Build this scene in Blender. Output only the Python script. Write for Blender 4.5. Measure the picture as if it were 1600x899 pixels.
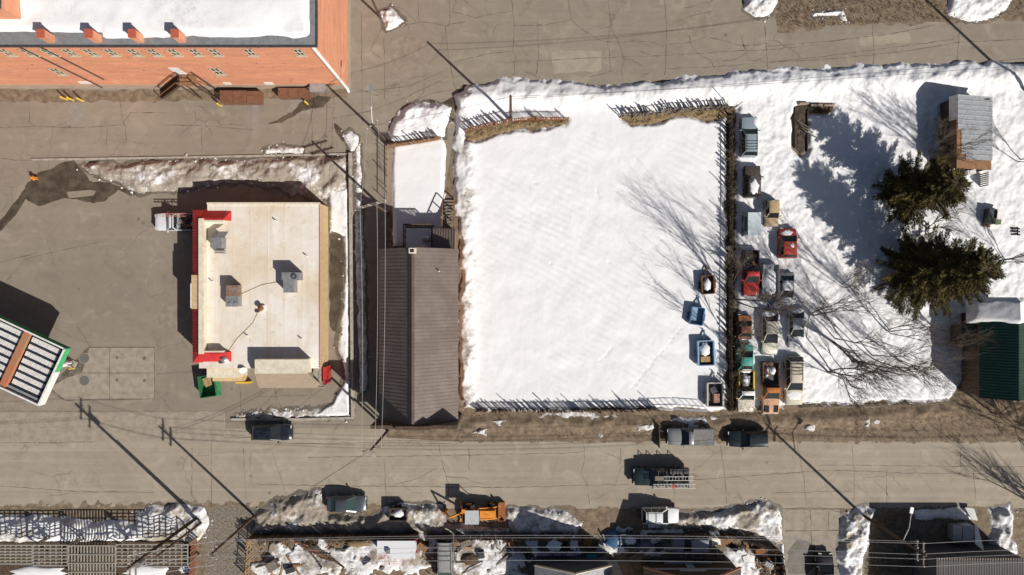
import bpy, math, random
import numpy as np
from mathutils import Vector, Matrix
random.seed(7); RNG = np.random.default_rng(11)
R = math.radians
for o in list(bpy.data.objects): bpy.data.objects.remove(o)
scn = bpy.context.scene; COL = scn.collection
# ---------------------------------------------------------------- camera, sky, sun, exposure
CAMH = 76.0; PXM = 14.0
cam_d = bpy.data.cameras.new('camera'); cam = bpy.data.objects.new('camera', cam_d); COL.objects.link(cam)
cam.location = (0, 0, CAMH); cam.rotation_euler = (0, 0, 0)
cam_d.sensor_width = 36; cam_d.lens = 36*CAMH*PXM/1600; cam_d.clip_end = 3000; cam_d.clip_start = 0.5
scn.camera = cam
SUN_EL = R(37.0); SUN_AZ = math.atan2(0.73, -0.685)
world = bpy.data.worlds.new('World'); scn.world = world; world.use_nodes = True
wn = world.node_tree.nodes; bg = wn['Background']
sky = wn.new('ShaderNodeTexSky'); sky.sky_type = 'NISHITA'; sky.sun_disc = False
sky.sun_elevation = SUN_EL; sky.sun_rotation = SUN_AZ; sky.altitude = 800; sky.air_density = 0.9; sky.dust_density = 2.5; sky.ozone_density = 0.4
world.node_tree.links.new(sky.outputs[0], bg.inputs[0]); bg.inputs[1].default_value = 0.05
sd = bpy.data.lights.new('sun', 'SUN'); sd.energy = 4.9; sd.angle = R(0.5); sd.color = (1.0, 0.955, 0.89)
sun = bpy.data.objects.new('sun', sd); COL.objects.link(sun); sun.location = (40, -40, 60)
TS = Vector((math.sin(SUN_AZ)*math.cos(SUN_EL), math.cos(SUN_AZ)*math.cos(SUN_EL), math.sin(SUN_EL)))
sun.rotation_euler = (-TS).to_track_quat('-Z', 'Y').to_euler()
scn.view_settings.view_transform = 'Standard'; scn.view_settings.look = 'None'
scn.view_settings.gamma = 1; scn.view_settings.exposure = 0.05; scn.view_settings.use_curve_mapping = False
scn.render.engine = 'CYCLES'

# ---------------------------------------------------------------- helpers
def W(px, py, z=0.0):
    k = (CAMH - z)/CAMH/PXM
    return Vector(((px-800)*k, (449.5-py)*k, z))
def PG(pts, z=0.0): return [W(p[0], p[1], z).xy[:] for p in pts]

class MB:
    def __init__(s): s.v = []; s.f = []; s.m = []; s.cm = 0
    def add(s, vs, fs):
        n = len(s.v); s.v += [tuple(v) for v in vs]
        s.f += [tuple(i+n for i in f) for f in fs]; s.m += [s.cm]*len(fs); return s
    def hexa(s, p):       # 8 points: bottom 4 ccw, top 4 ccw
        return s.add(p, [(3,2,1,0),(4,5,6,7),(0,1,5,4),(1,2,6,5),(2,3,7,6),(3,0,4,7)])
    def box(s, x0, x1, y0, y1, z0, z1):
        if x0 > x1: x0, x1 = x1, x0
        if y0 > y1: y0, y1 = y1, y0
        return s.hexa([(x0,y0,z0),(x1,y0,z0),(x1,y1,z0),(x0,y1,z0),(x0,y0,z1),(x1,y0,z1),(x1,y1,z1),(x0,y1,z1)])
    def tbox(s, x0, x1, y0, y1, z0, z1, t):   # tapered top
        return s.hexa([(x0,y0,z0),(x1,y0,z0),(x1,y1,z0),(x0,y1,z0),(x0+t,y0+t,z1),(x1-t,y0+t,z1),(x1-t,y1-t,z1),(x0+t,y1-t,z1)])
    def obox(s, c, d, rz=0, rx=0, ry=0):
        M = Matrix.Translation(c) @ Matrix.Rotation(rz,4,'Z') @ Matrix.Rotation(ry,4,'Y') @ Matrix.Rotation(rx,4,'X')
        a, b, h = d[0]/2, d[1]/2, d[2]/2
        return s.hexa([M @ Vector(q) for q in ((-a,-b,-h),(a,-b,-h),(a,b,-h),(-a,b,-h),(-a,-b,h),(a,-b,h),(a,b,h),(-a,b,h))])
    def beam(s, p0, p1, w, h):
        p0 = Vector(p0); p1 = Vector(p1); d = (p1-p0)
        if d.length < 1e-6: return s
        d.normalize(); up = Vector((0,0,1))
        if abs(d.z) > .95: up = Vector((1,0,0))
        a = d.cross(up).normalized()*(w/2); b = a.cross(d).normalized()*(h/2)
        return s.hexa([p0-a-b, p0+a-b, p1+a-b, p1-a-b, p0-a+b, p0+a+b, p1+a+b, p1-a+b])
    def tube(s, p0, p1, r0, r1=None, n=8, cap=True):
        r1 = r0 if r1 is None else r1
        p0 = Vector(p0); p1 = Vector(p1); d = (p1-p0)
        if d.length < 1e-6: return s
        d.normalize(); up = Vector((0,0,1)) if abs(d.z) < .9 else Vector((1,0,0))
        a = d.cross(up).normalized(); b = d.cross(a)
        vs = []
        for p, r in ((p0, r0), (p1, r1)):
            for i in range(n):
                t = 2*math.pi*i/n; vs.append(p + a*(r*math.cos(t)) + b*(r*math.sin(t)))
        fs = [(i, (i+1) % n, n+(i+1) % n, n+i) for i in range(n)]
        if cap: fs += [tuple(range(n-1,-1,-1)), tuple(range(n, 2*n))]
        return s.add(vs, fs)
    def path(s, pts, r, n=5):
        for a, b in zip(pts[:-1], pts[1:]): s.tube(a, b, r, r, n)
        return s
    def prism(s, poly, z0, z1):
        n = len(poly); ar = sum(poly[i][0]*poly[(i+1)%n][1]-poly[(i+1)%n][0]*poly[i][1] for i in range(n))
        if ar < 0: poly = poly[::-1]
        vs = [(p[0],p[1],z0) for p in poly]+[(p[0],p[1],z1) for p in poly]
        fs = [tuple(range(n-1,-1,-1)), tuple(range(n,2*n))]+[(i,(i+1)%n,n+(i+1)%n,n+i) for i in range(n)]
        return s.add(vs, fs)
    def slab(s, q, t):    # polygon of 3d points thickened downward along its normal
        q = [Vector(p) for p in q]; nn = (q[1]-q[0]).cross(q[2]-q[0]).normalized()
        if nn.z < 0: q = q[::-1]; nn = -nn
        n = len(q); vs = [p-nn*t for p in q]+q
        return s.add(vs, [tuple(range(n-1,-1,-1)), tuple(range(n,2*n))]+[(i,(i+1)%n,n+(i+1)%n,n+i) for i in range(n)])
    def loft(s, rings, cap=True, closed=True):
        n = len(rings[0]); base = len(s.v); vs = [p for r in rings for p in r]; fs = []
        for k in range(len(rings)-1):
            for i in range(n if closed else n-1):
                j = (i+1) % n; fs.append((k*n+i, k*n+j, (k+1)*n+j, (k+1)*n+i))
        if cap: fs += [tuple(range(n-1,-1,-1)), tuple((len(rings)-1)*n+i for i in range(n))]
        return s.add(vs, fs)
    def build(s, name, mats, parent=None, smooth=False, world=True):
        if not isinstance(mats, (list, tuple)): mats = [mats]
        off = Vector((0,0,0)); p = parent
        while p is not None and world: off += p.location; p = p.parent
        me = bpy.data.meshes.new(name)
        vs = [(v[0]-off.x, v[1]-off.y, v[2]-off.z) for v in s.v] if parent is not None and world else s.v
        me.from_pydata(vs, [], s.f)
        for m in mats: me.materials.append(m)
        if len(mats) > 1: me.polygons.foreach_set('material_index', s.m)
        if smooth: me.polygons.foreach_set('use_smooth', [True]*len(s.f)); me.set_sharp_from_angle(angle=R(smooth if smooth is not True else 40))
        me.update()
        return link(name, me, parent)
def link(name, me, parent=None):
    o = bpy.data.objects.new(name, me); COL.objects.link(o); o.parent = parent; return o
def tag(o, label, cat, group=None):
    o['label'] = label; o['category'] = cat
    if group: o['group'] = group
    return o
def thing(name, label, cat, loc=(0,0,0), rz=0, group=None):
    o = bpy.data.objects.new(name, None); COL.objects.link(o); o.empty_display_size = .3
    o.location = loc; o.rotation_euler = (0,0,rz); return tag(o, label, cat, group)
def kind(o, k): o['kind'] = k; return o

# ---------------------------------------------------------------- materials
def _new(name, rough=.8, metal=0.):
    m = bpy.data.materials.new(name); m.use_nodes = True
    nt = m.node_tree; b = nt.nodes['Principled BSDF']
    b.inputs['Roughness'].default_value = rough; b.inputs['Metallic'].default_value = metal
    if rough > .6: b.inputs['Specular IOR Level'].default_value = .25
    return m, nt, b
class N:
    def __init__(s, nt): s.nt = nt; s.pos = nt.nodes.new('ShaderNodeNewGeometry').outputs['Position']
    def l(s, a, b): s.nt.links.new(a, b)
    def _in(s, sock, v):
        if hasattr(v, 'node'): s.l(v, sock)
        else: sock.default_value = v
    def map(s, sc, rot=(0,0,0), loc=(0,0,0)):
        n = s.nt.nodes.new('ShaderNodeMapping'); n.inputs['Scale'].default_value = sc; n.inputs['Rotation'].default_value = rot
        n.inputs['Location'].default_value = loc; s.l(s.pos, n.inputs[0]); return n.outputs[0]
    def noise(s, sc, det=6, ro=.6, vec=None, dist=0):
        n = s.nt.nodes.new('ShaderNodeTexNoise'); n.inputs['Scale'].default_value = sc; n.inputs['Detail'].default_value = det
        n.inputs['Roughness'].default_value = ro; n.inputs['Distortion'].default_value = dist
        s.l(vec if vec is not None else s.pos, n.inputs['Vector']); return n.outputs['Fac']
    def vor(s, sc, feat='DISTANCE_TO_EDGE', vec=None):
        n = s.nt.nodes.new('ShaderNodeTexVoronoi'); n.feature = feat; n.inputs['Scale'].default_value = sc
        s.l(vec if vec is not None else s.pos, n.inputs['Vector']); return n.outputs[0]
    def ramp(s, f, a, b, lo=0., hi=1.):
        n = s.nt.nodes.new('ShaderNodeMapRange'); s._in(n.inputs[0], f); n.inputs[1].default_value = a; n.inputs[2].default_value = b
        n.inputs[3].default_value = lo; n.inputs[4].default_value = hi; return n.outputs[0]
    def math(s, op, a, b=0.):
        n = s.nt.nodes.new('ShaderNodeMath'); n.operation = op; s._in(n.inputs[0], a); s._in(n.inputs[1], b); return n.outputs[0]
    def mix(s, f, a, b, mode='MIX'):
        n = s.nt.nodes.new('ShaderNodeMix'); n.data_type = 'RGBA'; n.blend_type = mode
        s._in(n.inputs[0], f)
        for i, v in ((6, a), (7, b)): s._in(n.inputs[i], v if hasattr(v, 'node') else (*v, 1))
        return n.outputs[2]
    def bump(s, h, strength, dist=.05):
        n = s.nt.nodes.new('ShaderNodeBump'); n.inputs['Strength'].default_value = strength; n.inputs['Distance'].default_value = dist
        s.l(h, n.inputs['Height']); return n.outputs[0]
    def attr(s, name):
        n = s.nt.nodes.new('ShaderNodeAttribute'); n.attribute_name = name; return n.outputs['Fac']
def mat(name, c, c2=None, sc=3., rough=.8, metal=0., lo=.42, hi=.62, bump=0., coat=0., det=6):
    m, nt, b = _new(name, rough, metal); n = N(nt)
    if c2 is None: c2 = tuple(x*.8 for x in c)
    f = n.noise(sc, det); n.l(n.mix(n.ramp(f, lo, hi), c, c2), b.inputs['Base Color'])
    if bump: n.l(n.bump(n.noise(sc*4, 4), bump, .03), b.inputs['Normal'])
    if coat: b.inputs['Coat Weight'].default_value = coat; b.inputs['Coat Roughness'].default_value = .12
    return m
def paint(name, c, worn=0., rough=.35, metal=.15):
    m, nt, b = _new(name, rough, metal); n = N(nt); b.inputs['Specular IOR Level'].default_value = .5
    b.inputs['Coat Weight'].default_value = max(0, .6-worn); b.inputs['Coat Roughness'].default_value = .1
    dust = tuple(.92*x+.08*y for x, y in zip(c, (.3,.26,.21)))
    col = n.mix(n.ramp(n.noise(1.7, 5), .4, .7), c, dust)
    if worn:
        r = n.ramp(n.noise(4.5, 8, .7), .66-.3*worn, .72-.25*worn)
        rc = n.mix(n.noise(18, 4), (.17,.06,.025), (.36,.15,.06))
        col = n.mix(r, col, rc); b.inputs['Roughness'].default_value = rough+.4*worn
    n.l(col, b.inputs['Base Color']); return m
def asphalt(name, c, dark, crack=.8, streak=0., seed=0.):
    m, nt, b = _new(name, .9); n = N(nt)
    big = n.noise(.09, 5, .6, n.map((1,1,1), loc=(seed,seed,0))); mid = n.noise(.9, 6, .65); fine = n.noise(22, 3, .7)
    col = n.mix(n.ramp(big, .3, .7), c, tuple(x*.8 for x in c))
    col = n.mix(n.ramp(mid, .45, .75, 0, .5), col, dark)
    blot = n.noise(.33, 7, .68, n.map((1,1,1), loc=(seed+4,2,0)), 1.2); col = n.mix(n.ramp(blot, .54, .66, 0, .7), col, tuple(x*.68 for x in c)); col = n.mix(n.ramp(blot, .45, .34, 0, .55), col, tuple(min(1,x*1.28) for x in c))
    if streak:
        st = n.noise(1., 5, .6, n.map((.05,.9,1))); col = n.mix(n.ramp(st, .42, .66, 0, streak), col, tuple(x*.72 for x in c))
        st2 = n.noise(1., 4, .6, n.map((.03,1.7,1), loc=(9,3,0))); col = n.mix(n.ramp(st2, .5, .7, 0, streak*.8), col, tuple(min(1,x*1.22) for x in c))
    col = n.mix(n.ramp(fine, .3, .75, 0, .3), col, tuple(x*.7 for x in c))
    wob = n.nt.nodes.new('ShaderNodeVectorMath'); wob.operation = 'ADD'
    wn_ = n.nt.nodes.new('ShaderNodeTexNoise'); wn_.inputs['Scale'].default_value = .8; wn_.inputs['Detail'].default_value = 5; n.l(n.pos, wn_.inputs['Vector'])
    n.l(n.pos, wob.inputs[0]); n.l(wn_.outputs['Color'], wob.inputs[1])
    ed = n.vor(.16, vec=wob.outputs[0]); gate = n.ramp(n.noise(.12, 3), .48, .6)
    ck = n.math('MULTIPLY', n.ramp(ed, .004, .011, crack, 0), gate)
    ed2 = n.vor(.55, vec=wob.outputs[0]); gate2 = n.ramp(n.noise(.17, 3, .5, n.map((1,1,1), loc=(31,7,0))), .58, .68)
    ck = n.math('MAXIMUM', ck, n.math('MULTIPLY', n.ramp(ed2, .008, .022, crack*.8, 0), gate2))
    col = n.mix(ck, col, (.1,.084,.068))
    # oil drips and tar spots
    sp = n.ramp(n.vor(.35, 'F1'), .03, .09, .6, 0); col = n.mix(n.math('MULTIPLY', sp, n.ramp(n.noise(.2, 2), .5, .6)), col, (.06,.05,.042))
    n.l(col, b.inputs['Base Color']); n.l(n.bump(fine, .25, .02), b.inputs['Normal']); return m
def snow_mat():
    m, nt, b = _new('snow', .75); n = N(nt)
    d = n.attr('dirt'); nn = n.noise(1.6, 8, .72); n2 = n.noise(7, 6, .7)
    f = n.math('ADD', d, n.math('MULTIPLY', n.math('SUBTRACT', nn, .5), n.math('MULTIPLY', n.ramp(d, 0, .25), 2.4)))
    dirt = n.mix(n2, (.165,.132,.098), (.42,.355,.28))
    col = n.mix(n.ramp(n.noise(.25, 3), .3, .7), (.83,.83,.84), (.80,.79,.785))
    col = n.mix(n.ramp(f, .06, .62, 0, .95), col, dirt)
    n.l(col, b.inputs['Base Color']); n.l(n.bump(n.noise(5, 6, .6), .35, .06), b.inputs['Normal']); return m
SNOW = snow_mat()
def brick_mat(name, c1, c2, mort, bw=.22, bh=.075):
    m, nt, b = _new(name, .9); n = N(nt)
    sx = nt.nodes.new('ShaderNodeSeparateXYZ'); n.l(n.pos, sx.inputs[0]); cx = nt.nodes.new('ShaderNodeCombineXYZ')
    n.l(n.math('ADD', sx.outputs[0], sx.outputs[1]), cx.inputs[0]); n.l(sx.outputs[2], cx.inputs[1])
    br = nt.nodes.new('ShaderNodeTexBrick'); br.inputs['Scale'].default_value = 1; br.inputs['Brick Width'].default_value = bw; br.inputs['Row Height'].default_value = bh
    br.inputs['Mortar Size'].default_value = .009; br.inputs['Color1'].default_value = (*c1,1); br.inputs['Color2'].default_value = (*c2,1); br.inputs['Mortar'].default_value = (*mort,1)
    n.l(cx.outputs[0], br.inputs['Vector'])
    streak = n.noise(1, 6, .65, n.map((.25,.25,1.6))); col = n.mix(n.ramp(streak, .38, .7, 0, .7), br.outputs[0], tuple(.62*x+.07 for x in c2))
    col = n.mix(n.ramp(n.noise(.5, 5), .55, .75, 0, .35), col, tuple(min(1, x*1.35) for x in mort))
    n.l(col, b.inputs['Base Color']); n.l(n.bump(br.outputs['Fac'], -.3, .01), b.inputs['Normal']); return m

A_NORTH = asphalt('asphalt_north', (.315,.268,.212), (.2,.168,.132), crack=.45, streak=.3)
A_LOT = asphalt('asphalt_lot', (.302,.256,.202), (.2,.168,.131), crack=.3, streak=.2, seed=20)
A_SOUTH = asphalt('asphalt_south', (.4,.34,.266), (.26,.218,.17), crack=.4, streak=.5, seed=50)
CONC = mat('concrete', (.345,.297,.235), (.27,.23,.182), 1.3, .9, bump=.1)
CONC_W = mat('concrete_wall', (.42,.38,.32), (.3,.26,.21), 2, .9, bump=.2)
DIRT = mat('dirt', (.135,.1,.068), (.29,.22,.152), 1.6, .95, lo=.35, hi=.7, bump=.6, det=10)
DAMP = mat('damp_asphalt', (.125,.104,.08), (.17,.143,.11), 1.5, .6)
DIRT_D = mat('wet_dirt', (.045,.034,.026), (.1,.076,.055), 2.5, .9, bump=.6)
STRAW = mat('dry_grass', (.28,.2,.105), (.17,.125,.07), 6, .95, bump=.5)
WET = mat('wet_asphalt', (.062,.047,.032), (.115,.09,.063), .8, .5)
TAR = mat('tar', (.095,.08,.064), (.2,.17,.135), 1.5, .9)
BRICK = brick_mat('brick', (.76,.305,.165), (.62,.225,.115), (.7,.4,.26))
STONE = brick_mat('foundation_stone', (.36,.27,.2), (.45,.35,.27), (.3,.22,.16), .55, .3)
WOOD = mat('wood', (.30,.165,.09), (.2,.105,.055), 5, .85, bump=.2)
WOOD_G = mat('grey_wood', (.25,.21,.17), (.15,.12,.095), 5, .9, bump=.2)
WOOD_D = mat('dark_wood', (.075,.05,.035), (.12,.08,.055), 4, .9, bump=.2)
WOOD_T = mat('tan_wood', (.42,.28,.15), (.3,.18,.09), 4, .8)
RUST = mat('rust', (.21,.075,.03), (.36,.15,.06), 7, .9, lo=.35, hi=.7, bump=.2)
STEEL = mat('galvanised', (.45,.46,.47), (.36,.37,.38), 3, .45, .5)
STEEL_D = mat('dark_steel', (.06,.06,.065), (.1,.1,.1), 4, .55, .4)
WHITE = mat('white_paint', (.78,.77,.74), (.68,.66,.62), 3, .5)
CREAM = mat('cream_paint', (.72,.66,.52), (.6,.53,.4), 2, .7)
TAN = mat('tan_stucco', (.58,.43,.24), (.5,.36,.2), 2, .9)
BLACK = mat('black_rubber', (.022,.022,.023), (.04,.038,.036), 5, .85)
RED = mat('red_metal', (.55,.035,.035), (.42,.03,.03), 2, .45)
GREEN = mat('green_paint', (.035,.2,.075), (.025,.13,.05), 3, .5)
GREENB = mat('bright_green', (.06,.42,.16), (.05,.36,.13), 3, .45)
YELLOW = mat('yellow_paint', (.7,.48,.06), (.6,.4,.05), 3, .6)
ORANGE = mat('orange_paint', (.75,.27,.02), (.5,.16,.02), 3, .5, lo=.5, hi=.7)
GREY = mat('grey_metal', (.27,.275,.28), (.21,.215,.22), 2, .55, .2)
BROWNBOX = mat('brown_steel', (.2,.095,.055), (.15,.07,.04), 2, .6)
BARK = mat('bark', (.16,.125,.1), (.09,.07,.055), 6, .95)
TWIG = mat('twig', (.20,.155,.12), (.11,.085,.065), 6, .95)
STRAWT = mat('weed', (.2,.145,.08), (.11,.08,.05), 6, .95)
def glass(name, c):
    m, nt, b = _new(name, .06, 0); b.inputs['Base Color'].default_value = (*c, 1); b.inputs['Specular IOR Level'].default_value = .6; return m
GLASS = glass('dark_glass', (.018,.022,.024)); GLASS_G = glass('green_glass', (.03,.06,.055))
LAMP = glass('lamp_glass', (.6,.6,.58)); TAIL = glass('tail_glass', (.35,.02,.02))
# ---------------------------------------------------------------- noise and height fields
_T = RNG.random((4, 256, 256))
def vn(x, y, k=0):
    xi = np.floor(x).astype(int); yi = np.floor(y).astype(int); u = x-xi; v = y-yi
    u = u*u*(3-2*u); v = v*v*(3-2*v); t = _T[k]
    a = t[xi & 255, yi & 255]; b = t[(xi+1) & 255, yi & 255]; c = t[xi & 255, (yi+1) & 255]; d = t[(xi+1) & 255, (yi+1) & 255]
    return (a*(1-u)+b*u)*(1-v)+(c*(1-u)+d*u)*v
def fbm(x, y, s, o=4, k=0):
    r = 0; a = .5
    for i in range(o): r = r+a*(vn(x*s+13.7*i, y*s+7.3*i, (k+i) % 4)-.5); s *= 2.03; a *= .5
    return r*2
def sdf(poly, X, Y):
    d = np.full(X.shape, 1e9); ins = np.zeros(X.shape, bool); n = len(poly)
    for i in range(n):
        ax, ay = poly[i]; bx, by = poly[(i+1) % n]; ex, ey = bx-ax, by-ay
        t = np.clip(((X-ax)*ex+(Y-ay)*ey)/(ex*ex+ey*ey+1e-12), 0, 1)
        d = np.minimum(d, (X-ax-t*ex)**2+(Y-ay-t*ey)**2)
        if ay != by: ins ^= ((ay > Y) != (by > Y)) & (X < (bx-ax)*(Y-ay)/(by-ay)+ax)
    d = np.sqrt(d); return np.where(ins, d, -d)
def sm(t): t = np.clip(t, 0, 1); return t*t*(3-2*t)
def field(name, polys, h, edge, res=.15, lump=.1, ls=.7, dirt=0., wob=.35, holes=(), extra=None, material=None, z0=.0, group=None, k='stuff', ws=.8, damp=None):
    damp = (name == 'snow_bank') if damp is None else damp
    P = [PG(p) for p in polys]; allp = [q for p in P for q in p]
    x0 = min(q[0] for q in allp)-1; x1 = max(q[0] for q in allp)+1; y0 = min(q[1] for q in allp)-1; y1 = max(q[1] for q in allp)+1
    xs = np.arange(x0, x1, res); ys = np.arange(y0, y1, res); X, Y = np.meshgrid(xs, ys, indexing='ij')
    d = np.full(X.shape, -1e9)
    for p in P: d = np.maximum(d, sdf(p, X, Y))
    for hp in holes: d = np.minimum(d, -sdf(PG(hp), X, Y))
    d = d+fbm(X, Y, ws, 4, 1)*wob*1.6
    m = sm(d/edge)
    z = h*m+lump*fbm(X, Y, ls, 5, 2)*m+.02
    D = np.full(X.shape, float(dirt)) if not callable(dirt) else dirt(X, Y, d)
    if extra is not None: z, D = extra(X, Y, z, d, D)
    z = np.where(d <= 0, -.06, np.maximum(z, .006+z0))+0*X
    keep = d > -res*1.5
    nx, ny = X.shape; idx = np.full(X.shape, -1)
    q = keep[:-1,:-1] & keep[1:,:-1] & keep[1:,1:] & keep[:-1,1:] & ((np.maximum(np.maximum(d[:-1,:-1], d[1:,:-1]), np.maximum(d[1:,1:], d[:-1,1:]))) > 0)
    used = np.zeros(X.shape, bool); used[:-1,:-1] |= q; used[1:,:-1] |= q; used[1:,1:] |= q; used[:-1,1:] |= q
    idx[used] = np.arange(used.sum()); I, J = np.nonzero(q)
    F = np.stack([idx[I,J], idx[I+1,J], idx[I+1,J+1], idx[I,J+1]], 1)
    V = np.stack([X[used], Y[used], z[used]], 1)
    me = bpy.data.meshes.new(name); me.from_pydata(V.tolist(), [], F.tolist()); me.materials.append(material or SNOW)
    at = me.attributes.new('dirt', 'FLOAT', 'POINT'); at.data.foreach_set('value', np.clip(D[used], 0, 1).astype(np.float32))
    me.polygons.foreach_set('use_smooth', [True]*len(F)); me.update()
    o = link(name, me); o['kind'] = k
    if damp:
        dd = d+.28+.35*fbm(X, Y, 1.1, 3, 3); q = np.maximum(np.maximum(dd[:-1,:-1], dd[1:,1:]), np.maximum(dd[1:,:-1], dd[:-1,1:])) > 0
        used = np.zeros(X.shape, bool); used[:-1,:-1] |= q; used[1:,:-1] |= q; used[1:,1:] |= q; used[:-1,1:] |= q
        idx[:] = -1; idx[used] = np.arange(used.sum()); I, J = np.nonzero(q)
        mw = bpy.data.meshes.new('meltwater'); mw.from_pydata(np.stack([X[used], Y[used], .004+np.clip(dd[used]*.05, -.03, .0145)], 1).tolist(), [], np.stack([idx[I,J], idx[I+1,J], idx[I+1,J+1], idx[I,J+1]], 1).tolist())
        mw.materials.append(DAMP); link('meltwater', mw)['kind'] = 'structure'
        e = np.argwhere((np.abs(d) < .45) & (RNG.random(d.shape) < .012)); mb = MB()
        for i, j in e[:260]:
            r = random.uniform(.04,.15)*(1.4 if random.random() < .1 else 1); cx, cy, cz = X[i,j], Y[i,j], max(z[i,j], 0)+r*.3; a0 = random.random()*3
            ring_ = [(cx+r*random.uniform(.7,1.2)*math.cos(a0+t*1.2566), cy+r*random.uniform(.7,1.2)*math.sin(a0+t*1.2566), cz) for t in range(5)]
            mb.add(ring_+[(cx+r*.2, cy, cz+r*.8), (cx, cy, cz-r)], [(t,(t+1)%5,5) for t in range(5)]+[((t+1)%5,t,6) for t in range(5)])
        if mb.v:
            c_ = mb.build('snow_chunks', SNOW); c_['kind'] = 'stuff'
            c_.data.attributes.new('dirt', 'FLOAT', 'POINT').data.foreach_set('value', np.repeat(RNG.uniform(.0,.6,len(mb.v)//7), 7).astype(np.float32))
    return o
def sheet(name, pts, material, z, k='structure', parent=None):
    mb = MB(); p = [(*q, z) for q in PG(pts)]; n = len(p)
    if sum(p[i][0]*p[(i+1)%n][1]-p[(i+1)%n][0]*p[i][1] for i in range(n)) < 0: p = p[::-1]
    mb.add(p, [tuple(range(n))]); o = mb.build(name, material, parent)
    if parent is None: o['kind'] = k
    return o
def rough_sheet(name, pts, material, z, wob=.3, ws=.9, res=.2, k='structure'):
    P = PG(pts); x0 = min(q[0] for q in P)-.5; x1 = max(q[0] for q in P)+.5; y0 = min(q[1] for q in P)-.5; y1 = max(q[1] for q in P)+.5
    xs = np.arange(x0, x1, res); ys = np.arange(y0, y1, res); X, Y = np.meshgrid(xs, ys, indexing='ij')
    d = sdf(P, X, Y)+fbm(X, Y, ws, 4, 3)*wob*1.6; q = np.maximum(np.maximum(d[:-1,:-1], d[1:,1:]), np.maximum(d[1:,:-1], d[:-1,1:])) > 0
    used = np.zeros(X.shape, bool); used[:-1,:-1] |= q; used[1:,:-1] |= q; used[1:,1:] |= q; used[:-1,1:] |= q
    idx = np.full(X.shape, -1); idx[used] = np.arange(used.sum()); I, J = np.nonzero(q)
    F = np.stack([idx[I,J], idx[I+1,J], idx[I+1,J+1], idx[I,J+1]], 1)
    V = np.stack([X[used], Y[used], .004+np.clip(d[used]*.06, -.03, z-.004)], 1)
    me = bpy.data.meshes.new(name); me.from_pydata(V.tolist(), [], F.tolist()); me.materials.append(material); me.update()
    o = link(name, me); o['kind'] = k; return o

# ---------------------------------------------------------------- ground, streets, pads
mb = MB(); mb.add([(-900,-900,-.02),(900,-900,-.02),(900,900,-.02),(-900,900,-.02)], [(0,1,2,3)])
kind(mb.build('ground', DIRT), 'structure')
north = sheet('north_street', [(-500,-500),(2100,-500),(2100,72),(1600,97),(1190,112),(960,132),(716,140),(716,170),(690,330),(604,330),(604,240),(-500,244)], A_NORTH, .004)
lot = sheet('parking_lot', [(-500,244),(604,240),(604,670),(-500,670)], A_LOT, .004)
south = sheet('south_street', [(-500,670),(604,670),(604,684),(716,690),(2100,690),(2100,800),(1600,794),(-500,798)], A_SOUTH, .004)
rough_sheet('dirt_verge', [(716,640),(800,641),(1130,640),(1500,620),(1700,640),(1700,690),(1180,690),(716,688)], DIRT, .010, .5, 1.4)
rough_sheet('dirt_verge', [(1208,-60),(1700,-60),(1700,30),(1500,36),(1300,42),(1215,52)], DIRT, .010, .4)
rough_sheet('dirt_verge', [(-60,140),(545,140),(545,152),(340,158),(-60,160)], DIRT, .010, .25)
rough_sheet('dirt_verge', [(-60,790),(330,786),(600,792),(1215,796),(1225,815),(1225,960),(-60,960)], DIRT, .010, .6, 1.3)
rough_sheet('dirt_verge', [(1362,798),(1700,794),(1700,960),(1345,960)], DIRT, .010, .6, 1.3)
rough_sheet('gravel_driveway', [(325,790),(402,790),(392,960),(310,960)], mat('gravel', (.26,.22,.175), (.12,.1,.08), 5, .95, bump=.7, det=10), .014, .2)
sheet('concrete_driveway', [(1222,796),(1312,796),(1320,960),(1222,960)], CONC, .012)
# concrete sidewalk by the station, slab by slab
sw = kind(sheet('sidewalk', [(-60,644),(352,643),(352,690),(-60,692)], A_SOUTH, .010), 'structure')
xs_ = [-60, 20, 92, 150, 224, 304, 351]; ys_ = [644.5, 667, 690]
for i in range(6):
    for j in range(2):
        a = W(xs_[i]+.5, ys_[j+1]-.5); b = W(xs_[i+1]-.5, ys_[j]+.5)
        MB().box(a.x, b.x, a.y, b.y, .006, .024+.004*random.random()).build('slab', CONC, sw)
pad = kind(sheet('tank_pad', [(138,542),(242,542),(242,624),(100,626),(76,606)], TAR, .010), 'structure')
for q in ([(140,543.5),(171,543.5),(171,582.5),(128,582.5)], [(172,543.5),(241,543.5),(241,582.5),(172,582.5)], [(172,583.5),(241,583.5),(241,623),(172,623)],
          [(127,583.5),(171,583.5),(171,623),(101,624.5),(78,605.5),(106,590)]):
    MB().prism(PG(q), .004, .022).build('slab', CONC, pad)
def cover(px, py, r, m, label):
    c = W(px, py); o = thing('manhole_cover', label, 'manhole cover', (c.x, c.y, .02), group='covers over the fuel tanks')
    MB().tube((0,0,-.015), (0,0,.012), r*1.14, n=28).build('rim', CONC, o, world=False)
    MB().tube((0,0,0), (0,0,.02), r, n=28).build('lid', m, o, world=False)
CV = mat('cover_steel', (.13,.125,.115), (.16,.155,.14), 6, .7)
cover(132,560,.54, CV, 'large round grey tank cover at the edge of the concrete pad')
cover(132,595,.54, CV, 'large round grey tank cover at the edge of the concrete pad')
for x, y in ((183,559),(183,594)): cover(x,y,.17, CV, 'small dark filler cap in the middle of the concrete pad')
for x, y in ((226,560),(226,595)): cover(x,y,.2, TAR, 'small black filler cap near the far edge of the concrete pad')
cover(584,712,.3, CONC_W, 'round manhole cover with pale ring in the south street')
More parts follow.
